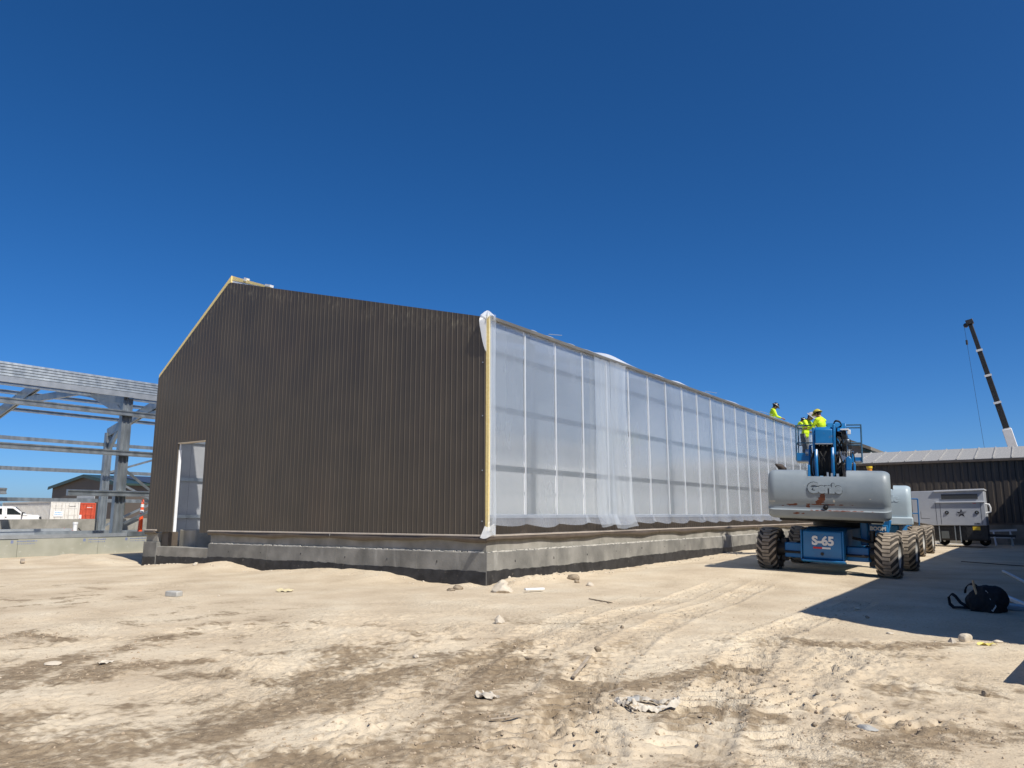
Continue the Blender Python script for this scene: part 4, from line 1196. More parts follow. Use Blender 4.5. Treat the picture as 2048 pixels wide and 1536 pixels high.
def cw_shell(M, half, z0, z1, notch, nd, yface, depth, lip=True):
    """rounded counterweight: profile in (y, z), swept along x with rounded ends and a notch in the top"""
    zt = z1
    prof = [(yface + depth, z0 + .03), (yface + .30, z0), (yface + .10, z0 + .015), (yface + .06, z0 + .07), (yface + .04, z0 + .15)]
    if lip: prof += [(yface + .028, z0 + .175), (yface + .072, z0 + .20), (yface + .078, z0 + .27), (yface + .055, z0 + .30)]
    prof += [(yface + .018, z0 + .42), (yface + .003, z0 + .56), (yface + .003, z0 + .66), (yface + .018, z0 + .78), (yface + .055, zt - .15), (yface + .13, zt - .055), (yface + .30, zt - .015), (yface + .5, zt), (yface + depth, zt - .02)]
    xs = []
    for i in range(9):
        a = i / 8 * math.pi / 2
        xs.append((-half + .16 * (1 - math.sin(a)), 1 - math.cos(a)))
    xs = [(-half + .16 - .16 * math.sin(a), .16 * (1 - math.cos(a))) for a in [math.pi / 2 * (1 - i / 8) for i in range(9)]]
    st = [(x, ins, False) for x, ins in xs]
    st += [(-half + .3, 0, False), (notch[0] - .004, 0, False), (notch[0] + .004, 0, True), (notch[1] - .004, 0, True), (notch[1] + .004, 0, False), (half - .3, 0, False)]
    st += [(-x, ins, False) for x, ins in reversed(xs)]
    vs, fs = [], []
    k = len(prof)
    yc, zc = yface + depth, (z0 + z1) / 2
    for (x, ins, cut) in st:
        for (y, z) in prof:
            zz = zc + (z - zc) * (1 - ins * .9 / (z1 - z0) * 2 * .55)
            yy = y + (ins * .95 if y < yface + depth - .01 else 0)
            if cut: zz = min(zz, zt - nd); yy = max(yy, yface + (.02 if z > zt - nd else 0))
            vs.append((x, yy, zz))
    for i in range(len(st) - 1):
        for j in range(k): fs.append((i * k + j, i * k + (j + 1) % k, (i + 1) * k + (j + 1) % k, (i + 1) * k + j))
    fs += [tuple(range(k)), tuple(range((len(st) - 1) * k, len(st) * k))]
    mb = MB(M); mb.add(vs, fs)
    return mb

def common_chassis(t, hw, wb):
    for sy, y in ((-1, -wb), (1, wb)):
        for s in (-1, 1):
            wheel(t, s * (hw - WW / 2), y, WR - .01, s, .35 * s + y)
            MB().cyl((s * (hw - WW - .14), y, WR), (s * (hw - WW * .7), y, WR), .17, 16).build('hub_motor', BLACK, t)
            MB().box(s * (hw - WW - .10) - .07, s * (hw - WW - .10) + .07, y - .10, y + .10, WR - .26, WR + .24).build('kingpin', BLACK, t, bevel=.02)
        MB().box(-(hw - WW - .12), hw - WW - .12, y - .13, y + .13, .30, .60).build('axle', BLUE, t, bevel=.02)
        MB().cyl((-(hw - WW - .15), y - sy * .24 * -1, WR - .05), (hw - WW - .15, y - sy * .24 * -1, WR - .05), .028, 8).build('tie_rod', BLACK, t)

def lift_one():
    t = thing('boom_lift', 'nearest boom lift, blue with grey rust chipped counterweight marked S-65', 'boom lift', (5.08, 6.90, .065), (0, R(2.3), 0), 'boom lifts')
    hw, wb = 1.425, 1.28
    common_chassis(t, hw, wb)
    MB().prism([(-1.55, .36), (-1.62, .45), (-1.62, .85), (-1.3, .98), (1.5, .98), (1.7, .8), (1.7, .36)], 'x', -.42, .42).build('chassis', BLUE, t, bevel=.03)
    MB().prism([(-1.80, .36), (-1.76, .30), (-1.70, .30), (-1.70, .93), (-1.80, .90)], 'x', -.40, .40).build('bumper_plate', BLUE, t, bevel=.02)
    MB().prism([(-1.86, .27), (-1.70, .24), (-1.70, .28), (-1.86, .31)], 'x', -.42, .46).build('bumper_lip', BLUE, t, bevel=.012)
    MB().box(-.44, -.405, -1.82, -1.66, .30, .92).build('bumper_cheek', BLUE, t, bevel=.012)
    MB().box(.405, .44, -1.82, -1.66, .30, .92).build('bumper_cheek', BLUE, t, bevel=.012)
    MB().cyl((0.0, -1.815, .43), (0.0, -1.80, .43), .035, 10).build('tow_pin', BLACK, t)
    text('lettering', 'S-65', .25, face_my(.02, -1.807, .695), WHITE, t, .003, 0, .012, 'CENTER', 1.0)
    MB().box(-.18, .0, -1.809, -1.80, .535, .572).build('red_stripe', RED, t)
    MB().box(.001, .17, -1.809, -1.80, .535, .572).build('white_stripe', WHITE, t)
    MB().box(-.86, -.425, -1.50, -1.10, .30, .62).build('axle_box', BLUE, t, bevel=.02)
    MB().box(.425, .86, -1.50, -1.10, .30, .60).build('axle_box', BLUE, t, bevel=.02)
    # oscillate bracket and BOOM plate on the right
    MB().box(.62, .78, -1.05, -.6, .62, 1.18).build('bracket', BLUE, t, bevel=.03)
    MB().box(.781, 1.15, -.98, -.90, .90, 1.07).build('name_plate', BLUE, t, bevel=.01)
    MB().prism([(.78, .62), (1.08, .62), (1.20, 1.17), (1.10, 1.20), (.95, .86), (.78, .84)], 'y', -.85, -.70).build('bracket', BLUE, t, bevel=.015)
    text('lettering', 'BOOM', .105, face_my(.965, -.984, .99), WHITE, t, .002, 0, .006)
    MB().cyl((.9, -1.25, .95), (.9, -1.25, .45), .055, 12).cyl((.5, -1.25, .78), (.93, -1.25, .70), .03, 8).build('steer_cylinder', BLACK, t)
    MB().hose([(.3, -1.4, .6), (.6, -1.45, .5), (.8, -1.3, .62), (.95, -1.3, .5)], .018, 6).build('hose', HOSE, t)
    MB().hose([(-.3, -1.4, .7), (-.6, -1.42, .62), (-.85, -1.35, .5), (-.95, -1.3, .62)], .018, 6).build('hose', HOSE, t)
    MB().cyl((0, 0, .98), (0, 0, 1.12), .58, 32).build('slew_ring', BLACK, t)
    # superstructure, swung
    M = Matrix.Translation((-.15, 0, 0)) @ Matrix.Rotation(R(9.7), 4, 'Z')
    def A(name, mb, mat, bevel=0, **k):
        return mb.build(name, mat, t, bevel, **k)
    X = lambda: MB(M)
    CWMAT = pbr('grey_counterweight', (.225, .262, .282), (.265, .302, .322), scale=2.5, rough=.36, rough2=.5, bump=.0012, bscale=9)
    Mi = M
    P = lambda x, z: tuple(M @ Vector((x, -2.29, z)))
    over(CWMAT, lambda N, L, v: rng(N, L, noise_n(N, L, v, 6, 7, (1, 1, .3)), .6, .8, 0, .3), (.12, .125, .12))
    over(CWMAT, rust(CWMAT, [(P(-.09, 1.60), (.05, .3, .085)), (P(-.13, 1.52), (.10, .3, .035)), (P(.05, 1.465), (.36, .3, .012)), (P(-.62, 1.27), (.13, .3, .018)), (P(-.72, 1.45), (.10, .3, .02)), (P(-.42, 1.42), (.06, .3, .02)), (P(-.9, 1.42), (.04, .3, .02)), (P(.25, 1.345), (.5, .3, .008))]), (.13, .028, .010))
    over(CWMAT, rust(CWMAT, [(P(.12, 1.55), (.02, .3, .03)), (P(-.43, 1.86), (.014, .3, .045)), (P(-.26, 1.70), (.02, .3, .025)), (P(.80, 1.60), (.035, .3, .012)), (P(-1.12, 1.51), (.06, .3, .008))]), (.66, .60, .48))
    A('counterweight', cw_shell(M, 1.19, 1.16, 2.20, (-.40, .37), .15, -2.30, 1.05), CWMAT, 0, sharp=50)
    text('lettering', 'Genie', .285, M @ Matrix.Translation((-.050, -2.302, 1.795)) @ Matrix.Rotation(R(88), 4, 'X'), CWMAT, t, .011, .004, .012, 'CENTER', .95)
    DK = pbr('letter_shade_grey', (.075, .085, .09), rough=.7)
    text('lettering_shadow', 'Genie', .285, M @ Matrix.Translation((-.055, -2.287, 1.80)) @ Matrix.Rotation(R(88), 4, 'X'), pbr('letter_shade_black', (.035, .04, .043), rough=.8), t, .010, 0, .024, 'CENTER', .95)  # dark copy behind the raised letters, their edge shade painted as an outline
    A('grommet', X().cyl((-.04, -2.27, 1.41), (-.04, -2.20, 1.41), .05, 16).ell((-.04, -2.265, 1.41), (.04, .03, .04), 12, 6), HOSE)
    A('slot_floor', X().box(-.39, .36, -1.95, -1.0, 1.98, 2.02), BLACK)
    A('turntable', X().box(-1.05, 1.05, -1.3, 1.2, 1.10, 1.28), BLACK, .02)
    for s in (-1, 1):
        A('engine_cover', X().prism([(-1.2, 1.28), (-1.2, 2.02), (-1.0, 2.08), (.9, 1.98), (1.25, 1.7), (1.25, 1.28)], 'x', s * .48, s * 1.17), GREYP, .06)
        A('upright_plate', X().prism([(-1.75, 2.0), (-1.35, 2.75), (-1.15, 2.80), (-.75, 2.6), (.3, 1.7), (.3, 1.3), (-1.6, 1.3)], 'x', s * .375 - .022, s * .375 + .022), BLUE, .01)
        A('pivot_pin', X().cyl((s * .40, -1.25, 2.62), (s * .47, -1.25, 2.62), .07, 14), GALV2)
    A('exhaust_pipe', X().tube([(-.98, -.9, 1.95), (-.98, -.9, 2.18), (-.99, -.92, 2.24), (-1.05, -.98, 2.31), (-1.14, -1.05, 2.36)], [.075, .08, .085, .07, .02], 14), pbr('rusty_steel', (.035, .026, .022), (.06, .04, .03), scale=12, rough=.7), 0)
    # boom: end box, sections, jib
    e = R(1.5)
    bb = lambda y: 3.0 + (y + 1.35) * math.tan(e)
    Q = M @ Matrix.Translation((-.06, -1.35, 2.96)) @ Matrix.Rotation(e, 4, 'X')
    Y = lambda: MB(Q)
    A('boom_section', Y().box(-.155, .155, .0, 4.2, -.19, .19), BLUE, .02)
    A('boom_end_cover', Y().prism([(-.42, .13), (-.36, .19), (.0, .20), (.0, -.17), (-.44, -.17)], 'x', -.175, .175), BLUE, .015)
    A('boom_end_edge', Y().box(-.178, .178, -.448, -.40, -.188, -.165), GALV2)
    A('boom_side_plate', Y().box(.18, .235, -.42, .5, -.42, .25), BLUE, .015)
    A('boom_side_plate', Y().box(-.235, -.18, -.40, .5, -.36, .18), BLUE, .015)
    A('boom_section', Y().box(-.125, .125, 4.2, 4.9, -.155, .155), BLUE, .015)
    A('boom_section', Y().box(-.10, .10, 4.9, 5.5, -.125, .125), BLUE, .012)
    A('jib', Y().box(-.09, .09, 5.45, 5.75, -.55, .18), BLUE, .02)
    A('lift_cylinder', X().cyl((.05, -.35, 1.6), (.05, 1.9, 2.85), .075, 14), BLUE)
    A('lift_cylinder_rod', X().cyl((.05, 1.2, 2.46), (.05, 2.3, 3.0), .045, 12), GALV2)
    # hose bundle hanging under the boom end
    rnd = random.Random(12)
    for i in range(11):
        x = -.28 + .056 * i + rnd.uniform(-.015, .015)
        p = [(x, -1.55 + rnd.uniform(-.1, .1), 2.84), (x + rnd.uniform(-.05, .05), -1.72, 2.62), (x + rnd.uniform(-.07, .07), -1.76, 2.38), (x + rnd.uniform(-.05, .05), -1.65, 2.15), (x + rnd.uniform(-.03, .03), -1.45, 2.02)]
        A('hose', X().hose(p, rnd.choice([.016, .02, .026]), 7), HOSE)
    for (x, z) in ((-.22, 2.36), (.11, 2.4)):
        A('hose_guide', X().hose([(x, -1.74, z - .30), (x, -1.82, z - .1), (x, -1.83, z + .1), (x, -1.74, z + .28)], .035, 8), BLUE)
    A('hose_fitting', X().box(-.02, .02, -1.80, -1.76, 2.05, 2.16).box(.06, .10, -1.80, -1.76, 2.04, 2.14).box(.17, .22, -1.80, -1.76, 2.05, 2.13), GALV2)
    A('valve_block', X().box(-.30, .28, -1.45, -1.2, 2.1, 2.75), BLACK, .02)
    A('slot_post', X().box(-.385, -.335, -2.05, -1.98, 2.03, 2.30), BLUE, .01)
    A('side_bracket', X().prism([(.36, 2.2), (.47, 2.2), (.48, 2.46), (.42, 2.52), (.36, 2.46)], 'y', -1.75, -1.60), BLUE, .02)
    A('side_bracket', X().prism([(.49, 2.10), (.55, 2.10), (.55, 2.36), (.51, 2.40)], 'y', -1.7, -1.55), BLUE, .02)
    Q2 = Q @ Matrix.Translation((.2, 0, 0)) @ Matrix.Diagonal((.58, 1, 1, 1)) @ Matrix.Translation((-.2, 0, 0))
    Y2 = lambda: MB(Q2)
    # powertrack and hose reel assembly on the right of the boom
    A('power_track', Y2().box(.24, .40, .15, 3.9, .02, .22), BLACK, .015)
    A('power_track', Y2().box(.46, .62, -.25, 1.3, -.45, .12), BLACK, .03)
    A('track_cover', Y2().prism([(-.25, .10), (.05, .22), (.3, .24), (.9, .20), (.9, .10)], 'x', .30, .50), BLUE, .02)
    A('track_support', Y2().box(.27, .74, -.32, -.26, -.40, -.34).box(.42, .72, -.36, -.2, .12, .15), WHITE, .008)
    A('track_support', Y2().prism([(.36, -.60), (.74, -.42), (.74, -.36), (.36, -.36)], 'y', -.34, -.30), WHITE, .005)
    A('track_support', Y2().beam((.3, -.3, -.62), (.55, -.3, -.42), .05, .05).beam((.35, -.2, -.68), (.6, -.2, -.5), .03, .03), pbr('dusty_steel', (.35, .30, .24), rough=.7), .004)
    for i in range(7):
        x = .45 + .05 * i
        A('hose', Y2().hose([(x, -.30, .1 - .03 * i), (x + .05, -.40, -.05 - .04 * i), (x + .03, -.36, -.35 - .02 * i), (x - .04, -.2, -.6), (x - .1, .0, -.9)], .014, 7), HOSE)
    A('hose', Y2().hose([(.20, .0, .18), (.19, -.06, .26), (.24, -.1, .33), (.33, -.1, .34), (.42, -.06, .31), (.45, 0, .25), (.40, .05, .22), (.34, .05, .2)], .022, 8), HOSE)
    A('hose', Y2().hose([(.78, -.2, -.30), (.86, -.25, -.42), (.88, -.25, -.60), (.80, -.2, -.75), (.7, -.15, -.8)], .018, 7), HOSE)
    A('work_lamp', Y2().obox((.72, -.3, .08), (.12, .06, .10)), WHITE, .01)
    A('limit_switch', Y2().obox((.62, -.33, -.12), (.22, .08, .09)), GALV, .015)
    # platform
    Pm = M @ Matrix.Translation((-.30, 5.75, 2.83))
    Z = lambda: MB(Pm)
    W2, D2 = .93, .90
    A('platform_floor', Z().box(-W2, W2, 0, D2, -.04, .0), GALV, .005)
    A('toe_board', Z().box(-W2, -.36, -.012, -.002, .0, .24), BLUE)
    A('toe_board', Z().box(-W2, W2, D2 + .002, D2 + .012, .0, .17), BLUE)
    A('platform_support', Z().box(-.34, .70, -.10, -.02, -.06, .30), BLUE, .02)
    rails = []
    for z in (1.10, .55):
        rails += [((-W2, 0, z), (W2, 0, z)), ((-W2, D2, z), (W2, D2, z)), ((-W2, 0, z), (-W2, D2, z)), ((W2, 0, z), (W2, D2, z))]
    for x in (-W2, -W2 * .33, W2 * .33, W2):
        for y in (0, D2): rails.append(((x, y, 0), (x, y, 1.10)))
    for (a, b_) in rails: A('rail', Z().cyl(a, b_, .021, 8), pbr('rail_blue', (.03, .10, .17), (.05, .13, .2), scale=10, rough=.5))
    A('control_box', Z().obox((.25, .06, 1.02), (.55, .25, .22), (R(-20), 0, 0)), BLUE, .02)
    return t
lift_one()

def lift_two():
    t = thing('boom_lift', 'second boom lift, half hidden behind the nearer one with pale narrow counterweight', 'boom lift', (4.82, 15.85, .06), (0, R(1.5), 0), 'boom lifts')
    common_chassis(t, 1.10, 1.20)
    MB().box(-.45, .45, -1.45, 1.45, .36, .95).build('chassis', BLUE, t, bevel=.04)
    MB().cyl((0, 0, .95), (0, 0, 1.1), .5, 28).build('slew_ring', BLACK, t)
    M = Matrix.Rotation(R(7.5), 4, 'Z')
    X = lambda: MB(M)
    PALE = pbr('pale_grey_paint', (.36, .44, .48), (.40, .48, .52), scale=3, rough=.42)
    cw_shell(M, .64, 1.04, 2.13, (-.18, .18), .12, -3.28, .9, lip=False).build('counterweight', PALE, t, sharp=50)
    X().box(-.66, .66, -3.31, -2.4, .98, 1.20).build('counterweight_skirt', PALE, t, bevel=.03)
    text('lettering', 'Genie', .285, M @ Matrix.Translation((-.02, -3.268, 1.74)) @ Matrix.Rotation(R(86), 4, 'X'), PALE, t, .009, .004, .012, 'CENTER', .95)
    X().box(-.60, .60, -2.4, .9, 1.1, 1.3).build('turntable', BLACK, t, bevel=.02)
    for s in (-1, 1): X().box(s * .26, s * .62, -2.39, .8, 1.3, 2.0).build('engine_cover', PALE, t, bevel=.06)
    X().box(-.2, .2, -2.2, 3.6, 1.62, 1.95).build('boom_section', BLUE, t, bevel=.02)
    X().box(-.15, .15, 3.6, 4.6, 1.66, 1.92).build('boom_section', BLUE, t, bevel=.02)
    Z = lambda: MB(M @ Matrix.Translation((0, 4.7, .75)))
    Z().box(-.9, .9, 0, .75, -.03, 0).build('platform_floor', GALV, t)
    for z in (.55, 1.1):
        Z().cyl((-.9, 0, z), (.9, 0, z), .02, 8).build('rail', BLUE, t); Z().cyl((-.9, .75, z), (.9, .75, z), .02, 8).build('rail', BLUE, t)
    for x in (-.9, .9):
        for y in (0, .75): Z().cyl((x, y, 0), (x, y, 1.1), .02, 8).build('rail', BLUE, t)
lift_two()

# ---------------------------------------------------------------- generator trailer
G = thing('generator_trailer', 'grey generator enclosure with black star on dark trailer frame before the back wall', 'generator', (4.55, 23.7, .03))
GL = 2.6
MB().prism([(0, .98), (.72, .84), (GL, .84), (GL, 2.27), (.0, 2.24)], 'y', 0, 1.5).build('enclosure', GREYE, G, bevel=.02)
MB().prism([(.85, 2.20), (GL + .03, 2.24), (GL + .03, 2.30), (.85, 2.265)], 'y', -.07, 1.5).build('top_hood', pbr('hood_light', (.60, .62, .64), rough=.4), G, bevel=.008)
MB().box(.88, GL + .01, -.06, -.001, 1.76, 1.80).build('drip_ledge', MATS['hood_light'], G, bevel=.006)
MB().box(1.10, 2.38, -.006, -.0005, 1.90, 2.10).build('louvre_opening', BLACK, G)
for i in range(6):
    MB().obox((1.74, -.018, 1.915 + .034 * i), (1.27, .022, .008), (R(35), 0, 0)).build('louvre', pbr('louvre_grey', (.10, .11, .12), rough=.5), G)
for x in (.86, 1.02, 2.44): MB().box(x, x + .012, -.004, -.0005, .88, 1.74).build('door_seam', BLACK, G)
MB().box(.30, .62, -.004, -.0005, 1.12, 1.13).box(.30, .308, -.004, -.0005, 1.131, 1.42).build('hatch_seam', BLACK, G)
for x in (1.25, 2.30):
    MB().cyl((x, -.025, 1.36), (x, -.001, 1.36), .075, 18).build('door_latch', BLACK, G, bevel=.008)
    MB().obox((x, -.03, 1.36), (.04, .02, .06)).build('latch_handle', GALV, G)
st = []
for i in range(10):
    a = math.pi / 2 + i * math.pi / 5
    r_ = .175 if i % 2 == 0 else .070
    st.append((1.76 + r_ * math.cos(a), 1.33 + r_ * math.sin(a)))
MB().prism(st, 'y', -.005, -.0006).build('star_emblem', STAR, G, sharp=0)
text('lettering', 'SunStar', .125, Matrix.Translation((1.76, -.0085, 1.345)) @ Matrix.Rotation(R(90), 4, 'X') @ Matrix.Rotation(R(19), 4, 'Z'), pbr('script_grey', (.24, .25, .27), rough=.5), G, .001, 0, .004, shear=.3)
text('lettering', '5-008', .075, face_my(2.27, -.004, .915), STAR, G, .001, 0, .004)
MB().box(2.18, 2.30, -.008, -.001, 1.715, 1.735).build('red_sticker', RED, G)
MB().tube([(GL, .4, 1.70), (GL + .12, .4, 1.68), (GL + .16, .4, 1.55), (GL + .15, .4, 1.38), (GL, .4, 1.34)], .035, 8).build('grab_handle', WHITE, G)
MB().box(.72, GL, .1, 1.4, .24, .835).build('fuel_tank', BLACK, G, bevel=.03)
MB().box(1.88, GL, .02, .09, .30, .835).build('skid_plate', BLACK, G)
MB().box(2.10, 2.36, .012, .019, .66, .80).build('yellow_plate', YELLOW, G)
for x in (.90, 1.46, 1.64): MB().box(x, x + .035, .03, .07, .18, .835).build('jack_leg', GALV, G)
MB().box(.98, 1.25, .05, .095, .32, .62).build('battery_box', pbr('box_grey', (.09, .10, .10), rough=.6), G)
for x in (.95, 1.75, 2.42):
    for y in (1.25,):
        MB().lathe([(-.1, .05), (-.1, .17), (-.06, .2), (.06, .2), (.1, .17), (.1, .05)], (x, y, .20), 'y', 20).build('wheel', HOSE, G)
MB().beam((GL, .75, .45), (GL + .9, .75, .42), .1, .1).build('tow_bar', BLACK, G)
MB().beam((GL + .75, .75, .02), (GL + .75, .75, .5), .06, .06).build('jockey_leg', GALV, G)

# ---------------------------------------------------------------- people
def person(loc, yaw, lab, lean=15, head=25, arms=((40, 60), (40, 60)), hat='black', trousers=None, twist=0, hatmat=None):
    t = None
    z0 = lambda v: Vector(v)
    la = R(lean)
    hip = Vector((0, 0, .93)); 
    up = Vector((0, math.sin(la), math.cos(la)))
    chest = hip + up * .30; sh = hip + up * .50; neck = hip + up * .585
    ha = R(lean + head)
    hu = Vector((0, math.sin(ha), math.cos(ha))); hf = Vector((0, math.cos(ha), -math.sin(ha)))
    hc = neck + hu * .135 + hf * .02
    body = MB(); shirt = MB(); trs = MB(); boots = []
    # legs
    for s in (-1, 1):
        hp, kn, an = Vector((s * .095, 0, .92)), Vector((s * .12, .03, .50)), Vector((s * .13, -.01, .10))
        body.tube([hp, kn, an], [.055, .035, .028], 10)
        trs.tube([hp + Vector((0, 0, .06)), hp.lerp(kn, .5), kn, kn.lerp(an, .5), an], [.105, .092, .072, .070, .068], 12)
        bt = MB().ell((s * .135, .06, .045), (.05, .145, .048), 12, 8).tube([an + Vector((0, -.01, .08)), (s * .135, 0, .04)], [.058, .055], 12)
        boots.append(bt)
    trs.ell(hip + Vector((0, -.01, -.01)), (.165, .12, .11), 14, 8)
    body.ell(hip + Vector((0, 0, .02)), (.09, .06, .08), 12, 8)
    # torso
    body.tube([hip, chest, sh], [.07, .085, .07], 14)
    shirt.ell(hip + up * .01, (.172, .128, .11), 16, 8, (-la * .5, 0, 0))
    shirt.ell(hip + up * .10, (.165, .118, .17), 16, 8, (-la, 0, 0)).ell(chest + up * .06, (.185, .128, .22), 16, 10, (-la, 0, 0))
    shirt.tube([sh + Vector((-.17, 0, -.01)), sh + Vector((0, -.01, .03)), sh + Vector((.17, 0, -.01))], [.07, .085, .07], 12)
    shirt.tube([sh, neck], [.085, .062], 12)
    body.tube([sh, neck, neck + hu * .07], [.06, .055, .056], 12)
    hands = MB()
    for s, (a1, a2) in zip((-1, 1), arms):
        p0 = sh + Vector((s * .195, 0, -.02))
        d1 = Vector((s * .22, math.sin(R(a1)), -math.cos(R(a1)))).normalized()
        el = p0 + d1 * .29
        d2 = Vector((-s * .25, math.sin(R(a1 + a2)), -math.cos(R(a1 + a2)))).normalized()
        wr = el + d2 * .25
        body.tube([p0, el, wr], [.045, .038, .027], 10)
        shirt.tube([p0, p0.lerp(el, .5), el, el.lerp(wr, .8)], [.075, .066, .056, .046], 12)
        shirt.ell(p0, .076, 12, 8).ell(el, .057, 10, 6)
        pc = wr + d2 * .07
        side = d2.cross(Vector((0, 0, 1))).normalized(); nrm = d2.cross(side)
        q = body
        q.tube([wr, wr + d2 * .04, wr + d2 * .095], [.028, .036, .034], 10)
        for f in range(4):
            b0 = wr + d2 * .09 + side * (.030 - .020 * f)
            L_ = (.072, .08, .075, .06)[f]
            b1 = b0 + d2 * L_ * .5 + nrm * .012; b2 = b1 + (d2 * .7 + nrm * .8).normalized() * L_ * .5
            q.tube([b0, b1, b2], [.0115, .0105, .009], 7)
        th0 = wr + d2 * .035 + side * .03
        q.tube([th0, th0 + (d2 * .7 + side * .7).normalized() * .045, th0 + (d2 * .95 + side * .5).normalized() * .08], [.014, .013, .010], 7)
    # head
    rotx = -ha
    body.ell(hc, (.075, .095, .115), 18, 12, (rotx, 0, 0)).ell(hc + hf * .045 - hu * .065, (.05, .05, .05), 12, 8)
    body.ell(hc + hf * .098 - hu * .015, (.014, .02, .024), 8, 6)
    for s in (-1, 1): body.ell(hc + Vector((s * .077, 0, 0)) - hf * .005, (.012, .025, .034), 8, 6)
    body.tube([hc + hf * .086 - hu * .055 + Vector((-.022, 0, 0)), hc + hf * .092 - hu * .055, hc + hf * .086 - hu * .055 + Vector((.022, 0, 0))], .007, 6)
    o = body.build('person', SKIN, None, sharp=0)
    rm = o.modifiers.new('r', 'REMESH'); rm.mode = 'VOXEL'; rm.voxel_size = .0085; rm.use_smooth_shade = True
    sm = o.modifiers.new('s', 'SMOOTH'); sm.iterations = 2
    o.location = loc; o.rotation_euler = (0, 0, yaw)
    tag(o, lab, 'person', 'workers in yellow shirts')
    c = shirt.build('shirt', HIVIS, o, sharp=0)
    rm = c.modifiers.new('r', 'REMESH'); rm.mode = 'VOXEL'; rm.voxel_size = .014; rm.use_smooth_shade = True
    c.modifiers.new('s', 'SMOOTH').iterations = 4
    tx = bpy.data.textures.get('folds') or bpy.data.textures.new('folds', 'CLOUDS'); tx.noise_scale = .11
    dq = c.modifiers.new('d', 'DISPLACE'); dq.texture = tx; dq.strength = .022; dq.mid_level = .5
    c = trs.build('trousers', trousers or PANTS, o, sharp=0)
    rm = c.modifiers.new('r', 'REMESH'); rm.mode = 'VOXEL'; rm.voxel_size = .016; rm.use_smooth_shade = True
    c.modifiers.new('s', 'SMOOTH').iterations = 4
    dq = c.modifiers.new('d', 'DISPLACE'); dq.texture = tx; dq.strength = .02; dq.mid_level = .5
    for bt in boots: bt.build('boot', pbr('boot_leather', (.35, .30, .24), rough=.8) if hat == 'black2' else pbr('boot_dark', (.05, .04, .03), rough=.7), o, sharp=60)
    for s in (-1, 1):
        MB().ell(hc + hf * .086 + hu * .018 + Vector((s * .03, 0, 0)), (.012, .008, .008), 8, 6).build('eye', BLACK, o)
    MB().ell(hc - hf * .012 + hu * .012, (.082, .098, .112), 16, 10, (rotx, 0, 0)).build('hair', pbr('dark_hair', (.015, .011, .009), rough=.7), o) if hat else None
    # hide the hair in front of the face: the head stays the outer surface there
    o.children[-1].data.transform(Matrix.Translation(-hf * .022))
    # hard hat: dome, ridge, full brim
    hm = hatmat or DARKHAT
    vs = MB()
    cen = hc + hu * .045
    Q = Matrix.Translation(cen) @ Matrix.Rotation(rotx, 4, 'X')
    pr = [(.0, .005), (.145, .001), (.138, .03), (.122, .075), (.09, .108), (.05, .126), (.001, .131)]
    dome = MB(Q)
    n = 28
    pts, fs = [], []
    prof = [(.175, -.006), (.172, .004), (.132, .012), (.126, .045), (.110, .085), (.080, .115), (.042, .130), (.001, .133)]
    for (r_, h_) in prof:
        for j in range(n):
            a = 2 * math.pi * j / n
            pts.append((r_ * .92 * math.cos(a), r_ * 1.08 * math.sin(a) + (.012 if r_ > .16 else 0), h_ + (.004 * math.cos(a * 2) if r_ > .16 else 0)))
    for i in range(len(prof) - 1):
        for j in range(n): fs.append((i * n + j, i * n + (j + 1) % n, (i + 1) * n + (j + 1) % n, (i + 1) * n + j))
    dome.add(pts, fs)
    ht = dome.build('hard_hat', hm, o, sharp=50, solid=.003)
    MB(Q).tube([(0, -.125, .05), (0, -.08, .118), (0, 0, .138), (0, .08, .118), (0, .125, .05)], .012, 6).build('hat_ridge', hm, ht)
    MB(Q).lathe([(.014, .135), (.034, .131), (.034, .134), (.014, .138)], (0, 0, 0), 'z', 24).build('hat_band', STRIPE if hat != 'yellow' else BLACK, ht)
    if hat == 'yellow':
        MB(Q).lathe([(.04, .02), (.075, .118), (.118, .082), (.134, .05), (.04, .13)], (0, .0, 0), 'z', 20).build('hat_sticker', STAR, ht) if False else None
        MB(Q).prism([(.02, .02), (.138, .02), (.128, .06), (.09, .11), (.02, .13)], 'x', .03, .115).build('hat_patch', BLACK, ht)
    if 'basket' in lab or 'silver' in lab: o.scale = (.94, .94, .90)
    return o
NAVYH = DARKHAT
SILVER = pbr('hat_silver', (.55, .56, .58), (.40, .36, .36), scale=10, rough=.3)
YHAT = pbr('hat_yellow', (.62, .55, .06), (.5, .42, .04), scale=14, rough=.3)
person((-.33, 21.3, 4.40), R(-62), 'worker in yellow shirt and black hard hat standing alone at wall top', 8, 30, ((15, 40), (20, 50)), 'black', HIVIS)
person((-.36, 25.6, 4.42), R(-62), 'black hatted worker in yellow shirt bending left of the lift basket', 20, 28, ((35, 55), (40, 60)), 'black2', PANTS2)
person((3.02, 12.95, 2.965), R(-100), 'worker in silver hard hat mostly hidden behind the yellow hatted one', 14, 30, ((30, 60), (30, 60)), 'silver', PANTS2, hatmat=SILVER)
person((3.70, 12.36, 2.935), R(70), 'worker in yellow hard hat and yellow shirt standing in lift basket', 6, 18, ((30, 60), (30, 70)), 'yellow', PANTS, hatmat=YHAT)

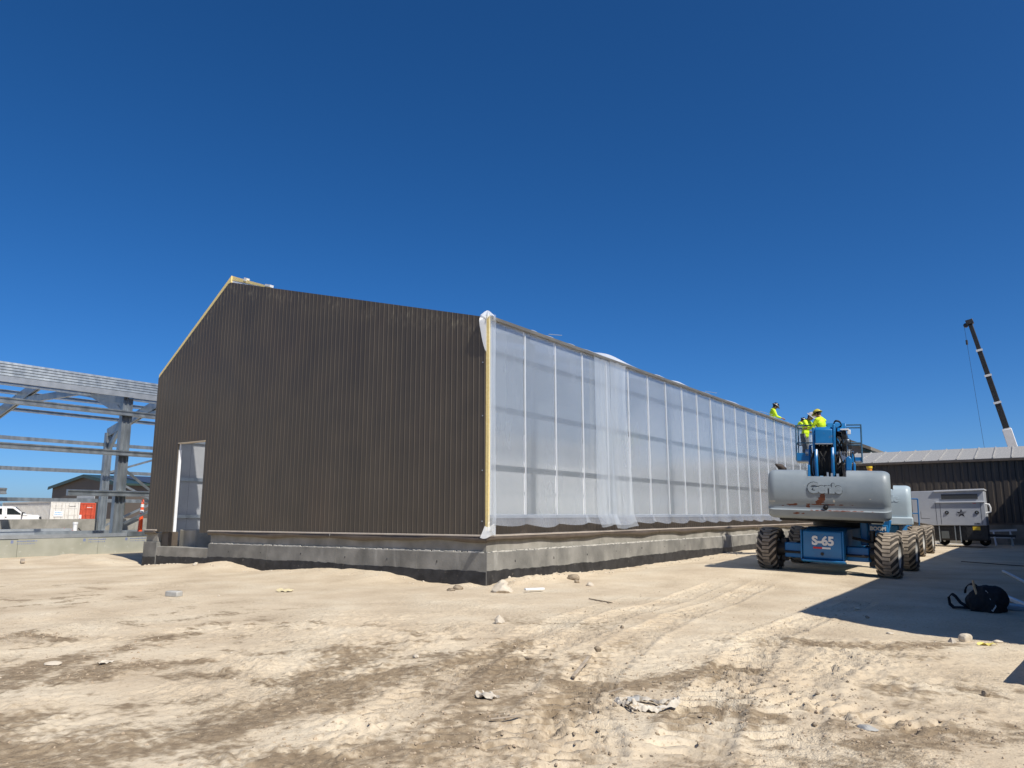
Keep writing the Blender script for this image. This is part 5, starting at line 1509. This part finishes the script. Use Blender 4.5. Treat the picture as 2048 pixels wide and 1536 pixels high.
# ---------------------------------------------------------------- small things on the ground
def rock(x, y, r, lab, mat=STONE, sq=(1, .8, .6), seed=0, sink=.25, name='rock', cat='rock', group=None, rz=0):
    b = bmesh.new()
    bmesh.ops.create_icosphere(b, subdivisions=4, radius=1)
    rnd = random.Random(seed)
    cuts = [(Vector((rnd.uniform(-1, 1), rnd.uniform(-1, 1), rnd.uniform(-.6, 1))).normalized(), rnd.uniform(.55, .85)) for _ in range(9)]
    P = np.array([v.co[:] for v in b.verts])
    nn = fbm(P[:, 0] * 2.3 + seed, P[:, 1] * 2.3 + P[:, 2] * 1.7, seed + 11, 4)
    for v, q in zip(b.verts, nn):
        c = v.co.copy()
        for (nrm, d) in cuts:
            k = c.dot(nrm)
            if k > d: c -= nrm * (k - d) * .85
        c *= 1 + q * .28
        v.co = Vector((c.x * sq[0], c.y * sq[1], c.z * sq[2])) * r
    me = bpy.data.meshes.new(name); b.to_mesh(me); b.free()
    me.materials.append(mat)
    me.polygons.foreach_set('use_smooth', [True] * len(me.polygons)); me.set_sharp_from_angle(angle=R(28))
    o = link(name, me, None, (x, y, gz(x, y) + r * sq[2] * (1 - 2 * sink) * .7), (0, 0, rz))
    return tag(o, lab, cat, group)
rock(1.10, -.98, 0.204, 'largest pale boulder lying at the foot of the building corner', STONE, (1, .75, .62), 3, rz=.3)
rock(.72, -.50, 0.163, 'lumpy pale rock wedged against the wall behind the largest boulder', STONE, (1, .8, .8), 8)
rock(3.44, -4.30, 0.075, 'lone fist sized pale rock on open ground before the corner', STONE, (1, .8, .95), 5, .2)
rock(.25, -1.35, 0.078, 'flat brown clod left of the largest boulder', CLOD, (1.3, .7, .5), 15)
rock(.05, -.95, 0.102, 'crumbly clod touching the building corner', CLOD, (1.2, .8, .6), 16)
rock(1.75, 1.0, 0.078, 'knobbly earth lump below the long wall beyond the white stick', STONE, (1.2, .8, .8), 17)
rock(.9, 1.8, 0.116, 'broad earth lump against the long wall foundation', CLOD, (1.3, .9, .8), 18)
rock(1.25, 1.35, 0.060, 'small earth lump between two larger ones by the long wall', CLOD, (1, .9, .8), 19)
rock(1.72, -8.66, 0.051, 'flat pale stone in the damp streak at lower left', STONE, (1.6, .8, .55), 21, .2, rz=.6)
rock(8.02, -6.80, 0.045, 'smooth grey oval stone half buried at lower right', STONE_G, (1.5, .8, .5), 22, .35, rz=-.3)
rock(6.52, -4.28, 0.045, 'dark earth clod left of the big shadow tip', CLOD, (1, .9, .8), 23, .15)
rock(8.22, -2.50, 0.066, 'white topped stone at the edge of the right hand shadow', STONE, (1, .8, .9), 24, .15)
rock(8.12, -2.75, 0.042, 'small stone just in front of the white topped one', STONE, (1, .8, .9), 25, .15)
rock(8.5, -2.35, 0.036, 'flat pale stone right of the white topped one', STONE, (1.5, .8, .5), 26, .15)
rock(7.45, -2.2, 0.033, 'pale pebble left of the white topped stone at the shadow edge', STONE, (1.3, .8, .6), 27, .15)
rock(8.55, -5.35, 0.036, 'dark clod near the lower right edge', CLOD, (1, .9, .8), 28, .15)
rock(7.0, -1.0, 0.030, 'small clod inside the large shadow near its tip', CLOD, (1, .9, .8), 29, .15)
rock(6.75, -.3, 0.030, 'pale clod just outside the large shadow near the lift', STONE, (1.5, .9, .8), 30, .15)
rock(-8.55, -.75, 0.078, 'pale rock on the mound right of the doorway', STONE, (1.2, .9, .7), 31, .2)
rock(4.9, -3.9, 0.030, 'dark round clod in the tyre tracks mid ground', CLOD, (1, .9, .9), 33, .1)
rock(5.02, -6.05, 0.033, 'dark flat clod in the left tyre track', CLOD, (1.5, .8, .5), 34, .1)
rock(5.42, -5.45, 0.036, 'round clod right of the left tyre track', CLOD, (1, .9, .9), 35, .1)
rock(4.1, -6.55, 0.030, 'small white stone beside the damp patch at centre left', STONE, (1.2, .8, .7), 36, .1)
rock(-2.3, -4.3, 0.024, 'tiny pale stone by the grey pipe offcut', STONE, (1.2, .8, .7), 37, .1)
# loose scatter, too many to count
rnd = random.Random(99)
mb = MB()
ico = [(0, 0, 1)] + [(.9 * math.cos(a), .9 * math.sin(a), .3) for a in [k * 2 * math.pi / 5 for k in range(5)]] + [(.9 * math.cos(a + .6), .9 * math.sin(a + .6), -.4) for a in [k * 2 * math.pi / 5 for k in range(5)]] 
icf = [(0, 1 + k, 1 + (k + 1) % 5) for k in range(5)] + [(1 + k, 6 + k, 1 + (k + 1) % 5) for k in range(5)] + [(6 + k, 6 + (k + 1) % 5, 1 + (k + 1) % 5) for k in range(5)]
def scatter(n, fn, smin, smax, mat, name, lab, pw=5):
    px, py, ps = [], [], []
    while len(px) < n:
        x, y = fn()
        px.append(x); py.append(y); ps.append(smin + (smax - smin) * rnd.random() ** pw)
    pz = gheight(np.array(px), np.array(py))
    mb = MB()
    for x, y, z, s in zip(px, py, pz, ps):
        q = (rnd.uniform(.7, 1.4) * s, rnd.uniform(.6, 1.1) * s, rnd.uniform(.4, .9) * s)
        a = rnd.random() * 6
        vs = []
        for p in ico:
            k = rnd.uniform(.75, 1.2)
            u, v_ = p[0] * q[0] * k, p[1] * q[1] * k
            vs.append((x + u * math.cos(a) - v_ * math.sin(a), y + u * math.sin(a) + v_ * math.cos(a), z + p[2] * q[2] * k + s * .12))
        mb.add(vs, icf)
    o = mb.build(name, mat, None, sharp=30, recalc=False)
    tag(o, lab, None, None, 'stuff')
def track_pt():
    while True:
        pts, wd, amp = rnd.choice(TRACKS)
        i = rnd.randrange(len(pts) - 1)
        k = rnd.random()
        x, y = [pts[i][j] + (pts[i + 1][j] - pts[i][j]) * k for j in (0, 1)]
        return x + rnd.gauss(0, .35), y + rnd.gauss(0, .35)
scatter(2600, track_pt, .003, .014, CLOD, 'earth_crumbs', 'crumbs of damp earth thrown up along the tyre tracks')
CLOD2 = pbr('dry_clod', (.30, .225, .15), (.46, .365, .255), scale=9, rough=1, bump=.006, bscale=30)
def damp_pt():
    pts, wd = rnd.choice(DAMP[5:8] + DAMP[9:10] + DAMP[11:15] + DAMP[:2])
    i = rnd.randrange(len(pts) - 1); k = rnd.random()
    x, y = [pts[i][j] + (pts[i + 1][j] - pts[i][j]) * k for j in (0, 1)]
    return x + rnd.gauss(0, wd * .7), y + rnd.gauss(0, wd * .7)
scatter(1800, damp_pt, .004, .017, CLOD2, 'earth_crumbs', 'crumbly clods in the damp churned streaks', 4)
scatter(2400, track_pt, .004, .015, CLOD2, 'earth_crumbs', 'dry crumbs pushed up beside the tyre tracks', 3)
scatter(900, lambda: (rnd.uniform(-2, 9.5), rnd.uniform(-10, 1)), .002, .014, STONE, 'pebbles', 'pale pebbles strewn over the dry ground')
scatter(500, lambda: (rnd.uniform(.12, .75) , rnd.uniform(-.2, 14)), .008, .045, STONE, 'rubble', 'pale rubble along the foot of the long wall')
scatter(350, lambda: (rnd.uniform(-12, .3), rnd.uniform(-.75, -.12)), .006, .032, STONE, 'rubble', 'pale crumbs along the foot of the gable wall')
scatter(260, lambda: (rnd.gauss(6.9, .45), rnd.gauss(-6.2, .4)), .004, .022, CLOD, 'earth_crumbs', 'dark crumbs round the torn paper sack')

def rod(name, p0, p1, w_, h_, mat, lab, cat, lift=.02, group=None):
    d = Vector((p1[0] - p0[0], p1[1] - p0[1], 0))
    z0, z1 = gz(*p0[:2]) + lift, gz(*p1[:2]) + lift + (p1[2] if len(p1) > 2 else 0)
    c = Vector(((p0[0] + p1[0]) / 2, (p0[1] + p1[1]) / 2, (z0 + z1) / 2))
    a, b_ = Vector((p0[0], p0[1], z0)) - c, Vector((p1[0], p1[1], z1)) - c
    o = MB().beam(a, b_, w_, h_).build(name, mat, None, bevel=min(w_, h_) * .2)
    o.location = c
    return tag(o, lab, cat, group)
rod('white_stick', (1.40, -.72), (1.58, -.38), .07, .04, WHITE, 'short white board offcut leaning out behind the largest boulder', 'board', .05)
rod('steel_offcut', (-3.05, -4.75), (-2.78, -4.70), .13, .10, STONE_G, 'short grey pipe offcut lying on the pale ground at left', 'pipe offcut', .04)
rod('timber_offcut', (-14.75, -2.15), (-14.0, -2.45), .10, .06, WOOD, 'weathered grey timber offcut lying before the left foundation wall', 'timber', .05)
rod('wooden_stake', (5.74, -6.46), (5.64, -6.0, .05), .03, .02, WOOD, 'pale wooden stake lying alone in the track mud', 'stake', .03)
rod('thin_stick', (6.10, -7.72), (5.95, -7.88), .012, .01, WOOD, 'thin pale twig on the damp mud at bottom centre', 'stick', .02)
rod('thin_stick', (2.9, -1.1), (3.5, -1.45), .02, .015, CLOD, 'thin dark twig on dry ground right of the boulders', 'stick', .015)
rod('thin_stick', (6.15, -6.75), (6.3, -6.68), .014, .01, WOOD, 'short twig just left of the torn paper sack', 'stick', .02)
rod('white_rail', (8.14, 8.9), (8.78, 4.6), .05, .05, BATTEN, 'upper of two pale metal rails lying in the shadow at right edge', 'rail', .03)
rod('white_rail', (8.36, 2.45), (8.95, -.2), .06, .06, BATTEN, 'lower of two pale metal rails, beside the black tool bag', 'rail', .06)
rod('wire', (7.0, 13.0), (8.6, 11.5), .02, .02, HOSE, 'thin black cable lying across the shaded ground', 'cable', .01)
# plank propped at the right edge
o = MB().box(-.05, .12, -1.05, 1.05, -.02, .025).build('plank', WHITE, bevel=.004); o.location = (8.93, -3.75, gz(9.0, -3.75) + .15); o.rotation_euler = (R(-3), 0, R(-3))
tag(o, 'white plank propped on blocks at the right edge of the picture', 'plank')
for y in (-4.5, -3.1):
    q = MB().box(-.06, .1, -.1, .1, 0, .13).build('timber_block', WOOD, bevel=.01); q.location = (8.96, y, gz(8.96, y) - .01)
    tag(q, 'near timber block under the white plank' if y < -4 else 'far timber block under the white plank', 'block')
# paper scraps
def scrap(x, y, r, lab, seed, mat=PAPER):
    rr = random.Random(seed); p = [rr.random() * 6 for _ in range(4)]
    def fn(u, v):
        a, b_ = (u - .5) * 2, (v - .5) * 2
        return (a * r * 1.3 + .02 * math.sin(5 * b_ + p[0]), b_ * r * .8, r * (.12 + .35 * abs(math.sin(2.2 * a + p[1]) * math.sin(2.5 * b_ + p[2])) + .12 * math.sin(7 * a * b_ + p[3])))
    o = MB().grid(fn, 10, 8).build('paper_scrap', mat, None, sharp=25)
    o.location = (x, y, gz(x, y)); o.rotation_euler = (0, 0, rr.random() * 6)
    return tag(o, lab, 'paper scrap')
scrap(5.53, -7.36, .07, 'crumpled white paper scrap in the middle track', 1)
scrap(2.0, -8.35, .05, 'pale paper scrap by the flat stone at lower left', 2)
scrap(8.42, -2.75, .06, 'yellowish wrapper by the stones at the shadow edge', 3, pbr('wrapper', (.65, .55, .15), rough=.6))
scrap(-2.0, -3.2, .10, 'yellowish rag among dirt left of centre', 4, pbr('rag', (.55, .47, .28), rough=.9))
# torn paper sack: a ring of crumpled paper strips and a few dark sticks
TS = thing('torn_sack', 'torn white paper sack lying crumpled in the dirt at bottom right', 'torn sack', (6.60, -7.0, gz(6.60, -7.0)))
TS.scale = (.62, .62, .8)
def ribbon(pts, w0, seed):
    rr = random.Random(seed)
    p = [rr.random() * 6 for _ in range(4)]
    n = len(pts) - 1
    def fn(u, v):
        k = min(int(u * n), n - 1); q = u * n - k
        a, b_ = Vector(pts[k]), Vector(pts[k + 1])
        c = a.lerp(b_, q)
        d = (b_ - a).normalized(); s = d.cross(Vector((0, 0, 1))).normalized()
        o = (v - .5) * w0 * (.6 + .5 * math.sin(u * 9 + p[0]) ** 2)
        return c + s * o + Vector((0, 0, (.014 + .020 * math.sin(math.pi * v) * (1 + .5 * math.sin(u * 9 + p[1])) + .010 * math.sin(v * 7 + u * 17 + p[2]) + .006 * math.sin(u * 41 + v * 3))))
    return MB().grid(fn, 40, 6)
ribbon([(-.33, .06, 0), (-.18, .20, .0), (.02, .17, .01), (.2, .12, .02), (.34, .16, .05)], .055, 1).build('paper_strip', PAPER, TS, sharp=25)
ribbon([(.36, .18, .06), (.40, .04, .05), (.33, -.07, .02), (.16, -.10, .0), (.02, -.12, .02), (-.03, -.16, .04)], .11, 2).build('paper_strip', PAPER, TS, sharp=25)
ribbon([(.30, -.12, 0), (.12, -.20, 0), (-.02, -.22, 0)], .08, 3).build('paper_strip', PAPER, TS, sharp=25)
ribbon([(-.30, .02, 0), (-.20, -.08, 0), (-.08, -.15, .01)], .07, 4).build('paper_strip', PAPER, TS, sharp=25)
MB().obox((-.14, .10, .03), (.14, .10, .02), (.2, -.1, .4)).build('paper_lump', STONE_G, TS, bevel=.01)
for (a, b_) in (((-.26, .0), (.06, -.30)), ((-.22, -.05), (-.02, -.22)), ((.05, .26), (.36, .05)), ((.0, .22), (.26, .1)), ((-.05, -.2), (.12, -.34))):
    MB().cyl((a[0], a[1], .02), (b_[0], b_[1], .03), .009, 6).build('twig', CLOD, TS)

# black tool bag with belt loop and hammer
BG = thing('tool_bag', 'black nylon tool bag with loose belt lying in the shadow at right', 'tool bag', (8.28, .33, gz(8.28, .33)), (0, 0, R(-22)))
BG.scale = (.70, .9, 1.0)
b = MB().ell((0, 0, .16), (.30, .20, .19), 18, 12).ell((-.12, -.04, .12), (.24, .18, .15), 14, 10).ell((.16, .03, .17), (.20, .18, .17), 14, 10).obox((.02, 0, .08), (.48, .32, .16))
o = b.build('bag_body', BAGM, BG, sharp=0)
rm = o.modifiers.new('r', 'REMESH'); rm.mode = 'VOXEL'; rm.voxel_size = .02; rm.use_smooth_shade = True
o.modifiers.new('s', 'SMOOTH').iterations = 3
dq = o.modifiers.new('d', 'DISPLACE'); dq.texture = bpy.data.textures['folds']; dq.strength = .05; dq.mid_level = .5
def strapm(pts, w_, th):
    mb = MB()
    for p, q in zip(pts[:-1], pts[1:]): mb.beam(p, q, w_, th, (0, 1, .3))
    return mb
lp = [(-.24 + .14 * math.cos(a), -.02, .22 + .13 * math.sin(a)) for a in [i * math.pi / 9 for i in range(10)]]
strapm(lp, .012, .06).build('carry_handle', BAGM, BG)
lp = [(-.20, -.10, .03), (-.42, -.12, .03), (-.58, -.10, .02), (-.66, -.08, .06), (-.68, -.06, .15), (-.62, -.05, .20), (-.55, -.06, .17), (-.44, -.09, .09), (-.32, -.10, .05)]
strapm(lp, .014, .06).build('belt', BAGM, BG)
MB().tube([(.14, -.14, .04), (.20, -.18, .03), (.25, -.16, .09), (.22, -.12, .16)], .012, 7).build('hook', GALV2, BG)
MB().tube([(-.16, -.10, .40), (-.12, -.13, .30), (-.05, -.16, .18)], [.019, .023, .024], 10).build('hammer_handle', HANDLE, BG)
MB().obox((.10, -.14, .26), (.05, .02, .03), (0, .6, 0)).obox((.14, -.15, .17), (.05, .02, .03), (0, -.6, 0)).build('buckle', GALV2, BG)
o = MB().obox((0, 0, .04), (.34, .26, .07), (.05, .1, .3)).build('plastic_tub', pbr('tub_grey', (.30, .32, .34), rough=.4), bevel=.02)
o.location = (8.55, .75, gz(8.55, .75)); tag(o, 'small grey plastic lid behind the black tool bag', 'lid')

# sawhorse and white frames by the back wall
SW = thing('sawhorse', 'pale sawhorse standing in shadow right of the generator', 'sawhorse', (7.45, 26.6, 0))
MB().beam((-.75, 0, .60), (.6, 0, .66), .06, .09).build('top_bar', BATTEN, SW)
for x in (-.25, .35):
    for s in (-1, 1): MB().beam((x, 0, .60), (x + .06, s * .25, .0), .05, .05).build('leg', BATTEN, SW)
MB().beam((-.4, .1, .33), (.5, .1, .33), .03, .04).build('stretcher', BATTEN, SW)
WF = thing('metal_rack', 'white metal rack lying against the wall left of the generator', 'frame', (4.95, 26.9, 0))
for (a, b_) in (((-.35, 0, .05), (-.35, .1, .62)), ((.28, 0, .05), (.28, .1, .60)), ((-.45, .1, .62), (.42, .1, .60)), ((-.4, .02, .12), (.4, .02, .10))):
    MB().beam(a, b_, .08, .05).build('bar', WHITE, WF)
for k, (x, y, l, a, lab) in enumerate([(4.9, 26.0, 1.6, 8, 'front length of pale scrap trim beside the generator'), (5.2, 26.35, 2.0, -6, 'rear length of pale scrap trim beside the generator'), (5.7, 25.8, 1.2, 14, 'pale scrap trim lying under the generator')]):
    o = MB().box(-l / 2, l / 2, -.06, .06, .0, .05).build('scrap_trim', WHITE, bevel=.01); o.location = (x, y, .03); o.rotation_euler = (0, R(2), R(a))
    tag(o, lab, 'scrap', 'scrap pieces round the generator')
